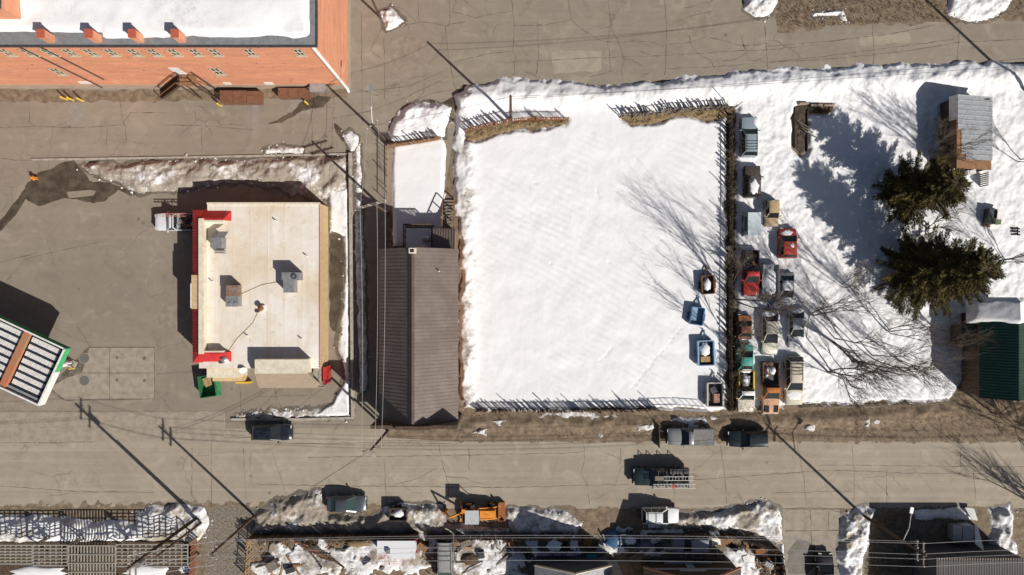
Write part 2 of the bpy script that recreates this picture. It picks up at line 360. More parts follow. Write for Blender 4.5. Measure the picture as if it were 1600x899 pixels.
# patched squares in the street by the brick hall
for q in ([(106,162),(131,162),(131,192),(106,192)], [(394,160),(404,160),(404,215),(394,215)], [(454,153),(490,153),(490,180),(454,180)]):
    kind(sheet('asphalt_patch', q, mat('patch', (.25,.225,.19), (.29,.26,.22), 2, .9), .010), 'structure')
def cracks(parent, lines, w, name='crack', z=.012, m=TAR):
    mb = MB()
    for ln in lines:
        pts = [W(*p) for p in ln]; fine = []
        for a, b in zip(pts[:-1], pts[1:]):
            n = max(1, int((b-a).length/.45))
            for i in range(n): fine.append(a.lerp(b, i/n))
        fine.append(pts[-1]); fine = [p+Vector((random.gauss(0,.03), random.gauss(0,.03), 0)) for p in fine]
        L = []
        for i, p in enumerate(fine):
            t = (fine[min(i+1,len(fine)-1)]-fine[max(i-1,0)]); t.z = 0
            t = t.normalized() if t.length > 0 else Vector((1,0,0)); nrm = Vector((-t.y, t.x, 0)); ww = w*random.uniform(.2,1.0)*.5
            L.append((p+nrm*ww, p-nrm*ww))
        vs = [q for ab in L for q in ab]; vs = [(v.x, v.y, z) for v in vs]
        mb.add(vs, [(2*i, 2*i+1, 2*i+3, 2*i+2) for i in range(len(L)-1)])
    o = mb.build(name, m, parent); o['kind'] = 'stuff'; return o
cr = [[(800,0),(804,40),(801,80),(806,90),(802,120)],[(888,0),(893,32),(915,50),(940,64)],[(804,40),(850,40),(892,31)],[(940,64),(960,66),(1010,65),(1037,71)],
      [(951,0),(953,40),(950,66),(955,112),(920,121)],[(1038,0),(1042,40),(1041,75),(1038,118)],[(1044,40),(1080,25),(1112,18)],[(1045,70),(1080,66),(1106,57),(1130,64),(1160,72),(1200,68)],
      [(653,0),(654,35)],[(702,0),(703,40),(695,42),(702,95),(712,140)],[(632,40),(660,34),(695,40),(728,34)],[(704,18),(745,28),(780,20),(800,18)],
      [(645,158),(680,145),(710,140)],[(800,97),(900,92),(1040,87),(1160,79)],[(710,97),(760,85),(800,80)],[(1040,108),(1120,104),(1200,98),(1300,92),(1420,80),(1500,66),(1600,62)],
      [(1200,98),(1290,88),(1380,76),(1490,62)],[(1200,73),(1300,64),(1400,52),(1460,40)],[(1363,40),(1366,80),(1364,105)],[(1503,35),(1498,60),(1496,96)],
      [(0,200),(50,198),(130,200),(190,195),(205,176),(260,176)],[(168,200),(166,228)],[(188,162),(190,180),(196,200),(197,225)],[(310,165),(330,178),(345,195),(380,196)],[(315,200),(316,240)],[(260,195),(330,198),(394,203)],
      [(46,165),(46,190),(56,198)],[(0,248),(50,252),(120,248)],[(487,150),(488,240)],[(522,152),(518,240)],[(565,20),(566,190)],[(600,60),(602,160)],[(590,150),(560,140)],
      [(520,185),(575,175),(640,150),(700,120)],[(700,108),(640,135),(550,145)],[(840,30),(842,80),(838,118)],[(1160,80),(1200,78),(1280,70)],[(1195,40),(1200,108)]]
for i in range(8):
    x = random.uniform(560, 1600); y = random.uniform(10, 95) if x > 720 else random.uniform(10, 200)
    ln = [(x, y)]; a = random.choice((0, 1.57))+random.gauss(0,.3)
    for j in range(random.randint(2,5)): x += 14*math.cos(a); y += 14*math.sin(a); a += random.gauss(0,.5); ln.append((x, y))
    if all(p[1] < 112 - .03*(p[0]-960) for p in ln): cr.append(ln)
cracks(north, cr, .085)
cl = [[(120,508),(140,540),(146,538)],[(10,440),(40,405),(80,395),(150,380)],[(0,410),(60,395)],[(70,605),(100,626),(170,626),(242,623)],[(80,510),(120,530),(145,537)],
      [(0,643),(180,643),(350,643)],[(242,585),(305,580)],[(375,600),(376,640)],[(430,600),(432,640)],[(405,620),(480,618)],[(430,610),(436,632),(446,642)],[(460,640),(500,610),(520,590)],[(405,640),(440,606)]]
cracks(lot, cl, .07)
cs = [[(0,692),(90,692),(150,690),(250,682),(395,684)],[(455,694),(600,692),(716,694)],[(380,700),(385,790)],[(685,690),(690,720),(700,755),(702,790)],[(733,700),(733,735)],[(912,695),(914,720),(908,740),(918,760),(921,788)],
      [(800,710),(900,708),(912,706)],[(800,762),(860,760),(985,757)],[(1060,752),(1200,742),(1285,735)],[(1285,735),(1450,740),(1600,741)],[(1280,727),(1600,730)],[(1330,692),(1335,740),(1334,785)],[(1244,690),(1255,740),(1260,790)],
      [(480,715),(700,712),(800,710)],[(400,757),(560,760),(800,762)],[(1125,690),(1132,740),(1135,786)],[(1385,735),(1386,790)],[(1500,700),(1502,740)],[(1520,735),(1525,780)],[(1205,770),(1330,768)],
      [(970,700),(969,725)],[(0,760),(120,768),(240,770)],[(330,690),(331,785)],[(1365,750),(1385,770),(1390,780)],[(1395,745),(1408,762)],[(1340,760),(1365,780)],
      [(1225,795),(1280,792),(1312,800)],[(1266,797),(1268,850),(1262,899)],[(1225,830),(1310,829)],[(1294,798),(1296,830)],[(600,716),(604,790)],[(300,700),(300,785)]]
for i in range(8):
    x = random.uniform(0, 1600); y = random.uniform(700, 785); ln = [(x, y)]; a = random.choice((0, 0, 1.57))+random.gauss(0,.15)
    for j in range(random.randint(2,5)): x += 15*math.cos(a); y += 12*math.sin(a); a += random.gauss(0,.3); ln.append((x, y))
    if all(695 < p[1] < 788 for p in ln): cs.append(ln)
cracks(south, cs, .07)
# meltwater
for q in ([(0,345),(25,315),(45,285),(60,270),(85,262),(95,255),(115,250),(125,262),(140,282),(180,288),(205,296),(225,300),(205,307),(185,298),(165,315),(145,317),(100,310),(60,322),(40,312),(20,340),(0,362)],
          [(497,148),(520,150),(505,168),(470,175),(440,192),(410,196),(432,188),(455,175),(470,158)],
          [(515,366),(536,364),(541,395),(537,440),(534,480),(526,520),(515,510)],
          [(645,160),(672,155),(690,160),(712,150),(724,132),(748,138),(735,150),(712,170),(645,178)], [(520,190),(540,208),(548,225),(536,222),(524,204)],
          [(1228,860),(1245,840),(1262,845),(1275,850),(1280,880),(1262,899),(1228,900)]):
    rough_sheet('meltwater', q, WET, .016, .12, 1.2, .12)
MB().prism(PG([(104,300),(142,297),(150,299),(146,306),(108,310)]), .0, .0205).build('dry_patch', A_LOT)['kind'] = 'structure'
# kerbs round the station
def kerb(pts, w, h):
    mb = MB()
    for a, b in zip(pts[:-1], pts[1:]):
        p, q = W(*a), W(*b); mb.beam((p.x,p.y,h/2), (q.x,q.y,h/2), w, h)
    return kind(mb.build('kerb', CONC_W), 'structure')
kerb([(50,250),(300,246),(547,241)], .2, .13); kerb([(548,240),(550,440),(552,652)], .3, .45); kerb([(552,653),(470,655),(362,655)], .25, .2)

# ---------------------------------------------------------------- snow
def lotx(X, Y, z, d, D):
    # wind ripples, a few tracks and shallow hollows
    u = X*.35+Y*.95
    z = z+.035*np.sin(u*2.1+3*fbm(X, Y, .25, 3))*sm((d-2)/3)*(.5+fbm(X, Y, .15, 2))
    z = z+.016*np.sin((X*.5+Y*.87)*8.5+4*fbm(X, Y, .35, 3, 1))*sm((d-1)/2)*np.clip(.6+1.6*fbm(X, Y, .2, 3, 3), 0, 1.3)+.03*fbm(X, Y, .9, 4, 1)*sm(d)
    for (a, b, n) in (((985,606),(1062,515),15), ((938,562),(955,545),5), ((835,285),(838,288),2), ((930,300),(935,310),3), ((860,412),(863,414),1), ((950,410),(952,412),1)):
        A, B = W(*a), W(*b)
        for i in range(n):
            t = i/max(1,n-1); cx = A.x+(B.x-A.x)*t+random.gauss(0,.06); cy = A.y+(B.y-A.y)*t+random.gauss(0,.06)
            z = z-.07*np.exp(-((X-cx)**2+(Y-cy)**2)/.016)
    # ploughed bank along the street, trampled east yard
    yb = (449.5-np.interp(X*14+800, [690,780,960,1190,1700], [146,128,132,112,92]))/14
    bk = np.exp(-((Y-yb+1.6)/1.1)**2)
    z = z+bk*(.55+.35*fbm(X, Y, .8, 4, 2))*sm(d/.6)
    east = sm((X-25)/2)
    z = z+east*(.16*fbm(X, Y, 1.1, 5, 3)+.05*fbm(X, Y, 4, 3, 1))*sm(d/.5)
    west = np.exp(-((X+5.0)/.9)**2); z = z+west*(.3+.3*fbm(X, Y, 1.1, 4, 1))*sm(d/.5)
    D = D+.5*west*(fbm(X, Y, .6, 4, 2)+.3)+bk*.04*(1+fbm(X, Y, .5, 3))+.04*east*np.maximum(0, fbm(X, Y, .35, 4, 3)+.1)
    D = D+.5*sm(1-d/.35)*(Y < -10)+.07*np.maximum(0, fbm(X, Y, .12, 4, 2)+.05)+.25*sm(1-d/1.2)*np.maximum(0, fbm(X, Y, .7, 4, 1))
    return z, np.clip(D, 0, 1)
ledges = [[(726,205),(760,197),(800,188),(888,186),(886,195),(850,200),(818,199),(790,208),(750,218),(728,222)],
          [(968,180),(1000,178),(1050,172),(1120,166),(1146,166),(1146,178),(1120,188),(1090,186),(1052,182),(1040,188),(1010,195),(985,196)],
          [(1134,176),(1148,172),(1149,640),(1136,640)], [(1240,166),(1260,163),(1259,236),(1250,241),(1238,228)], [(1262,163),(1303,163),(1296,177),(1262,179)]]
field('snow_field', [[(712,150),(730,138),(790,124),(850,124),(960,132),(1080,122),(1190,110),(1400,100),(1560,97),(1600,100),(1700,98),(1700,610),(1500,600),(1480,626),(1360,632),(1250,634),(1130,641),(1020,640),(745,641),(722,642),(719,560),(717,360),(709,320),(707,230)]],
      .30, .5, .13, .06, .5, 0., .38, ledges, lotx)
field('snow_yard', [[(612,226),(640,222),(690,214),(697,230),(696,300),(694,330),(692,385),(614,385)]], .28, .4, .12, .05, .6, 0., .12)
field('snow_bank', [[(606,206),(612,185),(640,165),(690,160),(708,168),(704,190),(696,214),(640,222),(608,224)]], .6, .9, .1, .3, 1.0, .05, .3)
dirty = lambda X, Y, d: .45+.5*fbm(X, Y, .35, 4, 1)
field('snow_bank', [[(112,256),(200,252),(330,250),(440,246),(540,244),(544,300),(510,310),(495,316),(420,292),(350,285),(300,297),(220,300),(180,286),(140,272)]], .55, .8, .1, .5, .8, lambda X, Y, d: .92-.012*(X+48)+.9*fbm(X, Y, .4, 4, 1), .35)
field('snow_bank', [[(515,300),(545,292),(547,650),(480,652),(520,630),(540,590),(528,540),(536,480),(540,420),(538,370),(514,362)]], .22, .3, .1, .08, 1, .1, .15)
field('snow_bank', [[(370,645),(430,640),(545,640),(548,652),(372,654)]], .1, .3, .08, .15, 2, .45, .3, ws=2)
field('snow_bank', [[(554,230),(562,225),(566,300),(570,420),(574,560),(572,610),(562,615),(556,420)]], .18, .3, .1, .1, 1.5, .25, .15)
field('snow_bank', [[(535,210),(548,204),(560,212),(560,232),(548,238)]], .25, .4, .1, .1, 2, .15, .15)
field('snow_bank', [[(413,232),(440,228),(476,230),(472,240),(415,241)]], .2, .3, .1, .1, 2, .35, .15)
field('snow_bank', [[(596,18),(610,10),(622,20),(632,34),(620,42),(604,46),(600,30)]], .45, .5, .1, .3, 2, .12, .2)
field('snow_bank', [[(1155,-30),(1222,-30),(1214,10),(1198,26),(1180,28),(1162,14)]], .6, .7, .1, .4, 1.4, .2, .3)
field('snow_bank', [[(1480,-30),(1585,-30),(1578,14),(1560,24),(1540,34),(1500,34),(1482,22)]], .5, .6, .1, .3, 1.4, .1, .3)
field('snow_bank', [[(1268,20),(1318,16),(1324,34),(1316,32),(1310,24),(1270,26)]], .25, .3, .08, .1, 2, .1, .08)
# south side of the south street
field('snow_bank', [[(216,798),(240,790),(280,786),(320,794),(326,820),(318,838),(308,850),(200,846),(60,850),(-40,852),(-40,806),(60,806),(150,812),(210,812)]], .5, .8, .1, .45, .9, lambda X, Y, d: .1+.5*fbm(X, Y, .5, 4, 1)+.3*sm((X+42)/3), .3)
field('snow_bank', [[(396,800),(430,782),(470,772),(500,768),(512,800),(580,806),(600,792),(640,786),(690,790),(700,815),(760,822),(800,826),(800,833),(396,832)]], .5, .8, .1, .45, 1.0, lambda X, Y, d: .6+.9*fbm(X, Y, .5, 4, 1), .3)
field('snow_bank', [[(788,796),(830,792),(880,800),(910,818),(900,832),(800,834)]], .35, .6, .1, .3, 1.2, .3, .3)
field('snow_bank', [[(1012,812),(1060,800),(1120,800),(1165,790),(1190,784),(1216,792),(1222,812),(1220,850),(1210,846),(1160,830),(1100,826),(1010,826)]], .5, .7, .1, .45, 1.1, lambda X, Y, d: .48+.9*fbm(X, Y, .5, 4, 2), .3)
field('snow_bank', [[(1312,812),(1330,796),(1352,790),(1366,796),(1362,830),(1352,870),(1345,905),(1310,905),(1306,850)]], .65, .9, .1, .6, 1.2, lambda X, Y, d: .2+.9*fbm(X, Y, .7, 4, 2), .25)
field('snow_bank', [[(1545,796),(1578,788),(1584,810),(1580,840),(1594,866),(1560,872),(1540,850),(1550,820)]], .6, .8, .1, .5, 1.2, .18, .3)
field('snow_bank', [[(1425,796),(1500,792),(1518,798),(1522,812),(1430,812)]], .35, .5, .1, .2, 1.4, .12, .2)
field('snow_bank', [[(1218,850),(1224,850),(1228,905),(1222,905)]], .2, .2, .08, .05, 2, .05, .05)
field('snow_yard', [[(404,850),(440,846),(520,850),(600,846),(660,842),(676,850),(680,905),(400,905)]], .22, .5, .12, .25, .8, lambda X, Y, d: .2+1.1*np.maximum(0, fbm(X, Y, .4, 4, 3)), 1.5)
field('snow_yard', [[(708,846),(745,842),(790,845),(810,860),(830,880),(820,905),(712,905)]], .22, .5, .12, .25, .9, lambda X, Y, d: .25+1.1*np.maximum(0, fbm(X, Y, .4, 4, 2)), 1.4)
field('snow_yard', [[(812,842),(900,838),(905,865),(840,870)]], .2, .4, .12, .25, 1, .12, .5)
field('snow_yard', [[(930,834),(1000,826),(1080,832),(1120,842),(1020,870),(950,868)]], .25, .5, .12, .3, 1, .2, .6)
field('snow_yard', [[(1130,858),(1160,852),(1180,866),(1190,905),(1150,905),(1140,880)]], .3, .5, .12, .3, 1, .1, .3)
field('snow_yard', [[(860,645),(905,640),(935,648),(960,645),(975,655),(945,672),(938,686),(930,668),(895,660),(830,656)]], .05, .3, .08, .08, 2, .3, .35, ws=2)
for q in ([(760,655),(790,652),(800,660),(770,664)],[(995,664),(1020,660),(1026,672),(1000,676)],[(1255,662),(1275,660),(1272,672),(1256,672)],[(1345,655),(1380,652),(1376,662),(1350,664)],[(735,672),(760,670),(758,680),(738,682)]): field('snow_yard', [q], .3, .3, .08, .12, 2, .3, .4, ws=2, z0=.1)
field('snow_yard', [[(1040,652),(1100,650),(1112,662),(1108,672),(1040,672)]], .2, .4, .1, .15, 2, .12, .15)
field('snow_yard', [[(1108,650),(1128,652),(1124,660),(1108,658)]], .12, .2, .08, .08, 2, .1, .1)
field('snow_yard', [[(1156,652),(1182,650),(1186,662),(1160,660)]], .1, .2, .08, .08, 2, .15, .1)
# dry grass ledges against the fences, where the sun has melted the snow
for q in ledges[:2]+ledges[4:]: field('dry_grass', [q], .18, .25, .1, .22, 2.2, 0, .06, material=STRAW)
for q in ledges[2:4]: field('bare_soil', [q], .10, .2, .1, .12, 2.5, 0, .06, material=DIRT_D)
field('dry_grass', [[(612,222),(690,212),(684,226),(640,232),(614,236)]], .2, .25, .1, .2, 2.2, 0, .06, material=STRAW)
field('dirt_bank', [[(720,648),(860,646),(1020,648),(1130,648),(1490,628),(1500,655),(1400,668),(1180,676),(900,680),(720,676)]], .3, 1.2, .16, .25, .9, 0, .2, material=DIRT)
def blades(name, polys, n, h, material, z=.05):
    mb = MB()
    for q in polys:
        P = PG(q); xs = [p[0] for p in P]; ys = [p[1] for p in P]; X = RNG.uniform(min(xs), max(xs), n); Y = RNG.uniform(min(ys), max(ys), n)
        ok = sdf(P, X, Y) > 0
        for x, y in zip(X[ok], Y[ok]):
            a = random.random()*6.28; l = h*random.uniform(.4,1.2); w = .02+.02*random.random(); dx, dy = math.cos(a), math.sin(a)
            mb.add([(x-dy*w, y+dx*w, z), (x+dy*w, y-dx*w, z), (x+dx*l*.7, y+dy*l*.7, z+l)], [(0,1,2)])
    o = mb.build(name, material); o['kind'] = 'stuff'; return o
blades('dead_weeds', ledges[:2]+ledges[4:], 900, .3, STRAWT, .15)
blades('dead_weeds', [ledges[2]], 2600, .45, STRAWT, .05)
blades('dead_weeds', [[(720,646),(1130,646),(1490,628),(1600,640),(1600,688),(720,684)], [(1215,0),(1600,0),(1600,26),(1215,46)]], 2600, .28, STRAWT, .1)

PATCH2 = mat('repair_dark', (.235,.197,.153), (.3,.252,.196), 1.2, .9); PATCH3 = mat('repair_light', (.36,.305,.238), (.31,.262,.205), 1.2, .9)
for q, m in (([(10,590),(60,660),(-40,660)],PATCH2),([(250,470),(300,478),(296,520),(246,512)],PATCH2),([(610,60),(660,56),(664,110),(612,112)],PATCH2),([(1050,20),(1110,16),(1116,60),(1052,64)],PATCH2),([(860,80),(940,78),(942,110),(866,116)],PATCH3),
             ([(735,700),(780,700),(780,716),(735,716)],PATCH3),([(500,720),(560,718),(562,748),(502,750)],PATCH3),([(330,165),(372,170),(365,196),(322,190)],PATCH2),([(1340,56),(1420,50),(1424,66),(1344,72)],PATCH3)):
    rough_sheet('asphalt_patch', q, m, .0085, .15, 1.5, .15)
# ---------------------------------------------------------------- brick hall
GY = W(0,138).y; GX = W(547,0).x; BH = 14.0
bh = thing('brick_hall', 'tall salmon brick hall with snow covered roof and rows of small windows', 'building', (GX-20, GY+6, 0))
WX0 = -75.0; WY1 = GY+26
def wall_pt(px, z): return (px-800)/14*(76-z)/76
MB().box(WX0, GX, GY, WY1, 1.3, BH).build('wall', BRICK, bh)
MB().box(WX0, GX+.06, GY-.06, WY1, -.1, 1.3).build('foundation', STONE, bh)
rf = MB().hexa([(WX0,GY-.18,BH),(GX+.18,GY-.18,BH),(GX+.18,WY1,BH),(WX0,WY1,BH),(WX0,GY-.18,BH+.18),(GX+.18,GY-.18,BH+.18),(GX+.18,WY1,BH+1.6),(WX0,WY1,BH+1.6)]).build('roof', GREY, bh)
g = MB(); g.box(WX0, GX+.34, GY-.36, GY-.16, BH-.12, BH+.12); g.box(GX+.16, GX+.36, GY-.16, WY1, BH-.12, BH+.14); g.build('gutter', STEEL_D, rf)
# snow lying on the hall roof
xs = np.arange(WX0, GX-.1, .35); ys = np.arange(GY+.15, WY1, .3); X, Y = np.meshgrid(xs, ys, indexing='ij')
t = (Y-GY)/(WY1-GY); base = BH+.18+1.42*t
d = np.minimum(GX-.15-X, Y-GY-.25-.5*np.abs(fbm(X, Y, .18, 3, 1))-.5*(X < -37)); z = base-.05+sm((d+.1)/.7)*(.3+.25*fbm(X, Y, .25, 4, 2))+.04*fbm(X, Y, 2, 3)
z = np.where(d < 0, base-.08, z); nx, ny = X.shape; V = np.stack([X.ravel()-bh.location.x, Y.ravel()-bh.location.y, z.ravel()], 1)
I, J = np.meshgrid(np.arange(nx-1), np.arange(ny-1), indexing='ij'); I = I.ravel(); J = J.ravel()
F = np.stack([I*ny+J, (I+1)*ny+J, (I+1)*ny+J+1, I*ny+J+1], 1)
me = bpy.data.meshes.new('roof_snow'); me.from_pydata(V.tolist(), [], F.tolist()); me.materials.append(SNOW)
me.attributes.new('dirt', 'FLOAT', 'POINT').data.foreach_set('value', np.clip(.05+.1*fbm(X, Y, .2, 3, 3), 0, 1).ravel().astype(np.float32))
me.polygons.foreach_set('use_smooth', [True]*len(F)); o = link('roof_snow', me, bh); o['label'] = 'thick snow lying on the hall roof'
FRAME = mat('window_frame', (.55,.48,.36), (.46,.4,.3), 3, .8)
def hall_window(px, z0, z1, w=.95, panes=True):
    x = wall_pt(px, z0)
    f = MB(); f.box(x, x+w, GY-.05, GY+.1, z0, z0+.09); f.box(x, x+w, GY-.05, GY+.1, z1-.09, z1); f.box(x, x+.09, GY-.05, GY+.1, z0, z1); f.box(x+w-.09, x+w, GY-.05, GY+.1, z0, z1)
    f.box(x+w/2-.05, x+w/2+.05, GY-.045, GY+.1, z0, z1); f.box(x, x+w, GY-.055, GY+.1, (z0+z1)/2-.06, (z0+z1)/2+.06)
    o = MB().box(x-.02, x+w+.02, GY-.02, GY+.1, z0-.02, z1+.02).build('window', mat('window_reveal', (.3,.28,.25)) if 'window_reveal' not in bpy.data.materials else bpy.data.materials['window_reveal'], bh)
    f.build('frame', FRAME, o); MB().box(x-.1, x+w+.1, GY-.16, GY-.02, z0-.13, z0).build('sill', FRAME, o)
    for i in (0,1):
        for j in (0,1): MB().box(x+.11+i*w/2-.02*i, x+w/2-.07+i*w/2-.02*i, GY-.03, GY+.05, z0+.11+j*(z1-z0)/2, (z0+z1)/2-.08+j*(z1-z0)/2).build('pane', GLASS, o)
for px in (-22,13,47,79,111,143,175,210,241,272,305,335,389,465): hall_window(px, 10.8, 12.5, .8)
hall_window(92, 5.0, 6.8, .9); hall_window(339, 5.0, 7.0, .9)
for px in (88,161,227,292):
    x = wall_pt(px, BH); o = MB().box(x-.62, x, GY-.04, GY+.62, BH-.9, BH+1.55).build('chimney', BRICK, bh)
    MB().box(x-.66, x+.04, GY-.08, GY+.66, BH+1.55, BH+1.68).build('cap', mat('chimney_cap', (.5,.12,.07)), o)
x = wall_pt(14, 16); o = MB().box(x-2.2, x, GY+2.0, GY+4.5, BH, BH+3).build('chimney', BRICK, bh); MB().box(x-2.3, x+.1, GY+1.9, GY+4.6, BH+3, BH+3.15).build('cap', STEEL_D, o)
for px, z0 in ((22,.6),(55,3.5)):
    x = wall_pt(px, BH); MB().tube((x,GY-.15,z0), (x,GY-.15,BH-.1), .055, n=6).build('downspout', STEEL_D, bh)
MB().path([(GX-.25,GY-.14,BH-.1),(GX-.25,GY-.14,.3),(GX-.1,GY-.5,.1)], .17, 8).build('downspout', WHITE, bh)
x = wall_pt(281, 5.0); MB().box(x-.2, x+.8, GY-.04, GY+.02, 5.0, 7.1).build('door', WHITE, bh)
for px, z0, w in ((352,1.6,.7),(415,1.6,.9),(127,1.9,1.1)):
    x = wall_pt(px, z0); MB().box(x, x+w, GY-.1, GY+.02, z0, z0+.6).build('vent', WHITE, bh)
v = MB(); x = wall_pt(484, 1.8); v.box(x, x+1.7, GY-.9, GY-.02, 1.7, 1.8); v.box(x, x+1.7, GY-.9, GY-.8, 1.45, 1.7); v.build('awning', STEEL, bh)
MB().box(x+.2, x+1.5, GY-.55, GY-.06, .0, 1.2).build('utility_box', GREY, bh)
random.seed(3)
mb = MB()
for i in range(46):
    x = random.uniform(-57, GX-1); z = random.uniform(2, 13); mb.box(x, x+.12, GY-.03, GY+.02, z, z+.07)
kind(mb.build('wall_anchor', STEEL_D, bh), 'stuff')
# fire stair
L0 = W(280,126,5.0); L1 = W(307,126,5.0); yb = GY-.12; yf = GY-1.25
fs = thing('fire_stair', 'brown wooden fire stair and landing against the brick hall', 'stairs', ((L0.x+L1.x)/2, GY-.7, 0))
for i in range(7):
    a = L0.x+(L1.x-L0.x)*i/7; MB().box(a+.01, a+(L1.x-L0.x)/7-.01, yf, yb, 4.92, 5.0).build('plank', WOOD, fs)
for x, y in ((L0.x+.06,yf+.06),(L1.x-.06,yf+.06),(L0.x+.06,yb-.06),(L1.x-.06,yb-.06)): MB().box(x-.06, x+.06, y-.06, y+.06, 0, 5.95).build('post', WOOD_D, fs)
bx_ = W(254,150).x; rl = MB()
for y in (yf, yb-.08):
    MB().beam((L0.x,y+.04,4.9), (bx_,y+.04,.05), .07, .28).build('stringer', WOOD_D, fs); rl.beam((L0.x,y+.04,5.9), (bx_,y+.04,1.0), .06, .07)
    MB().beam((bx_,y+.04,0), (bx_,y+.04,1.02), .08, .08).build('post', WOOD_D, fs)
rl.beam((L0.x,yf+.04,5.9),(L1.x,yf+.04,5.9),.06,.07); rl.beam((L1.x-.04,yf+.04,5.9),(L1.x-.04,yb,5.9),.06,.07); rl.beam((L0.x,yf+.04,5.45),(L1.x,yf+.04,5.45),.05,.05); rl.build('rail', WOOD, fs)
MB().beam((L1.x,yf+.1,4.8),(L1.x+1.3,yf+.1,.1),.08,.08).build('brace', WOOD_D, fs)
for i in range(16):
    t = (i+.5)/16; x = L0.x+(bx_-L0.x)*t; z = 4.95*(1-t); MB().box(x-.14, x+.14, yf+.05, yb-.05, z-.02, z+.03).build('step', WOOD_D, fs)
def bin_box(px0, px1, py0, py1, h, label, notch):
    a = W(px0,py1,h); b = W(px1,py0,h); c = (a+b)/2
    t = thing('dumpster', label, 'dumpster', (c.x, c.y, 0), group='brown bins along the brick hall')
    MB().tbox(a.x, b.x, a.y, b.y, .08, h-.06, .03).build('body', BROWNBOX, t)
    n = 3; w = (b.x-a.x)/n
    for i in range(n):
        if notch and i == n-1: MB().box(a.x+i*w+.03, b.x, a.y-.03, b.y-.5, h-.06, h).build('lid', BROWNBOX, t)
        else: MB().box(a.x+i*w+.02, a.x+(i+1)*w-.02, a.y-.03, b.y+.03, h-.06, h).build('lid', BROWNBOX, t)
    for x in (a.x+.2, b.x-.2): MB().box(x-.08, x+.08, a.y+.1, b.y-.1, 0, .1).build('skid', STEEL_D, t)
bin_box(343,406,142,160,1.2,'longer brown steel bin with a notched lid beside the brick hall', True)
bin_box(434,482,138,152,1.1,'shorter brown steel bin beside the awning of the brick hall', False)
def bollard(px, py, label):
    c = W(px,py); t = thing('bollard', label, 'bollard', (c.x,c.y,0), group='yellow bollards by the brick hall')
    MB().tube((0,0,-.05),(0,0,1.15),.1,n=12).build('post', YELLOW, t, world=False); MB().tube((0,0,1.15),(0,0,1.22),.1,.04,n=12).build('cap', YELLOW, t, world=False)
for x, y in ((105,156),(115,157),(130,158)): bollard(x,y,'yellow bollard, one of three together by the hall foundation')
bollard(346,166,'single yellow bollard beside the longer brown bin'); bollard(481,163,'single yellow bollard beside the shorter brown bin')

# ---------------------------------------------------------------- gas station store
Z = 3.3
a = W(307,575,Z); b = W(500,318,Z); SX0, SX1, SY0, SY1 = a.x, b.x, a.y, b.y
nx0 = W(325,0,Z).x; ny = W(0,336,Z).y
st = thing('station_store', 'flat roofed fuel station store with cream roof and red mansard', 'building', ((SX0+SX1)/2,(SY0+SY1)/2,0))
ROOFM = None
m, nt, bb = _new('membrane', .75); n = N(nt)
col = n.mix(n.ramp(n.noise(.22, 5, .6), .35, .65), (.68,.575,.44), (.80,.77,.72)); col = n.mix(n.ramp(n.noise(1, 5, .6, n.map((1.2,.12,1))), .5, .75, 0, .45), col, (.55,.42,.28))
col = n.mix(n.ramp(n.noise(1.2, 8, .72), .54, .72, 0, .6), col, (.45,.35,.24)); n.l(col, bb.inputs['Base Color']); ROOFM = m
poly = [(SX0+.3,SY0),(SX1,SY0),(SX1,SY1),(nx0,SY1),(nx0,ny),(SX0+.3,ny)]
MB().prism(poly, 0, Z-.02).build('wall', TAN, st)
roof = MB().prism([(SX0+.3,SY0-.05),(SX1+.05,SY0-.05),(SX1+.05,SY1+.05),(nx0-.05,SY1+.05),(nx0-.05,ny),(SX0+.3,ny)], Z-.02, Z+.06).build('roof', ROOFM, st)
for i in range(64):
    y = SY0+.1+i*(SY1-SY0-.2)/63; MB().box(SX1-.04, SX1+.06, y-.07, y+.07, Z+.02, Z+.15).build('edge_tile', RED, roof)
for i in range(1,7):
    x = SX0+.3+i*(SX1-SX0-.3)/7; MB().box(x-.05, x+.05, SY0, ny if x < nx0 else SY1, Z+.055, Z+.075).build('membrane_seam', ROOFM, roof)
MB().box(nx0-.05, SX1, SY1-.15, SY1+.08, Z+.06, Z+.2).build('parapet', CREAM, st)
# mansard on the west side with returns
mx0 = W(305,0,3.9).x; mx1 = mx0+.62; my0 = W(0,553,4.1).y; my1 = W(0,342,4.1).y; MT = 4.15
ms = MB().hexa([(mx0-.5,my0-1.0,Z+.12),(mx1,my0-1.0,Z+.12),(mx1,my1+1.0,Z+.12),(mx0-.5,my1+1.0,Z+.12),(mx0+.55,my0,MT),(mx1,my0,MT),(mx1,my1,MT),(mx0+.55,my1,MT)]).build('mansard', RED, st)
e0 = mx1+2.7
MB().box(mx0-.47, mx1, my0-.97, my1+.97, Z-.55, Z+.12).build('fascia', RED, st)
MB().hexa([(mx1,my0-1.1,Z-.1),(e0+.4,my0-1.1,Z-.1),(e0+.4,my0+.15,Z-.1),(mx1,my0+.15,Z-.1),(mx1,my0,MT),(e0-.2,my0,MT),(e0-.2,my0+.15,MT),(mx1,my0+.15,MT)]).build('mansard_return', RED, st)
MB().hexa([(mx1,my1-.15,Z-.1),(e0+.4,my1-.15,Z-.1),(e0+.4,my1+1.1,Z-.1),(mx1,my1+1.1,Z-.1),(mx1,my1-.15,MT),(e0-.2,my1-.15,MT),(e0-.2,my1,MT),(mx1,my1,MT)]).build('mansard_return', RED, st)
c = MB(); c.box(mx0+.5, mx1+.42, my0-.02, my1+.02, MT, MT+.09); c.box(mx1+.01, mx1+.42, my0-.02, my1+.02, Z+.06, MT); c.box(mx1+.42, e0-.2, my0+.155, my0+.3, Z+.06, MT+.05); c.box(mx1+.42, e0-.2, my1-.3, my1-.155, Z+.06, MT+.05); c.build('mansard_cap', CREAM, st)
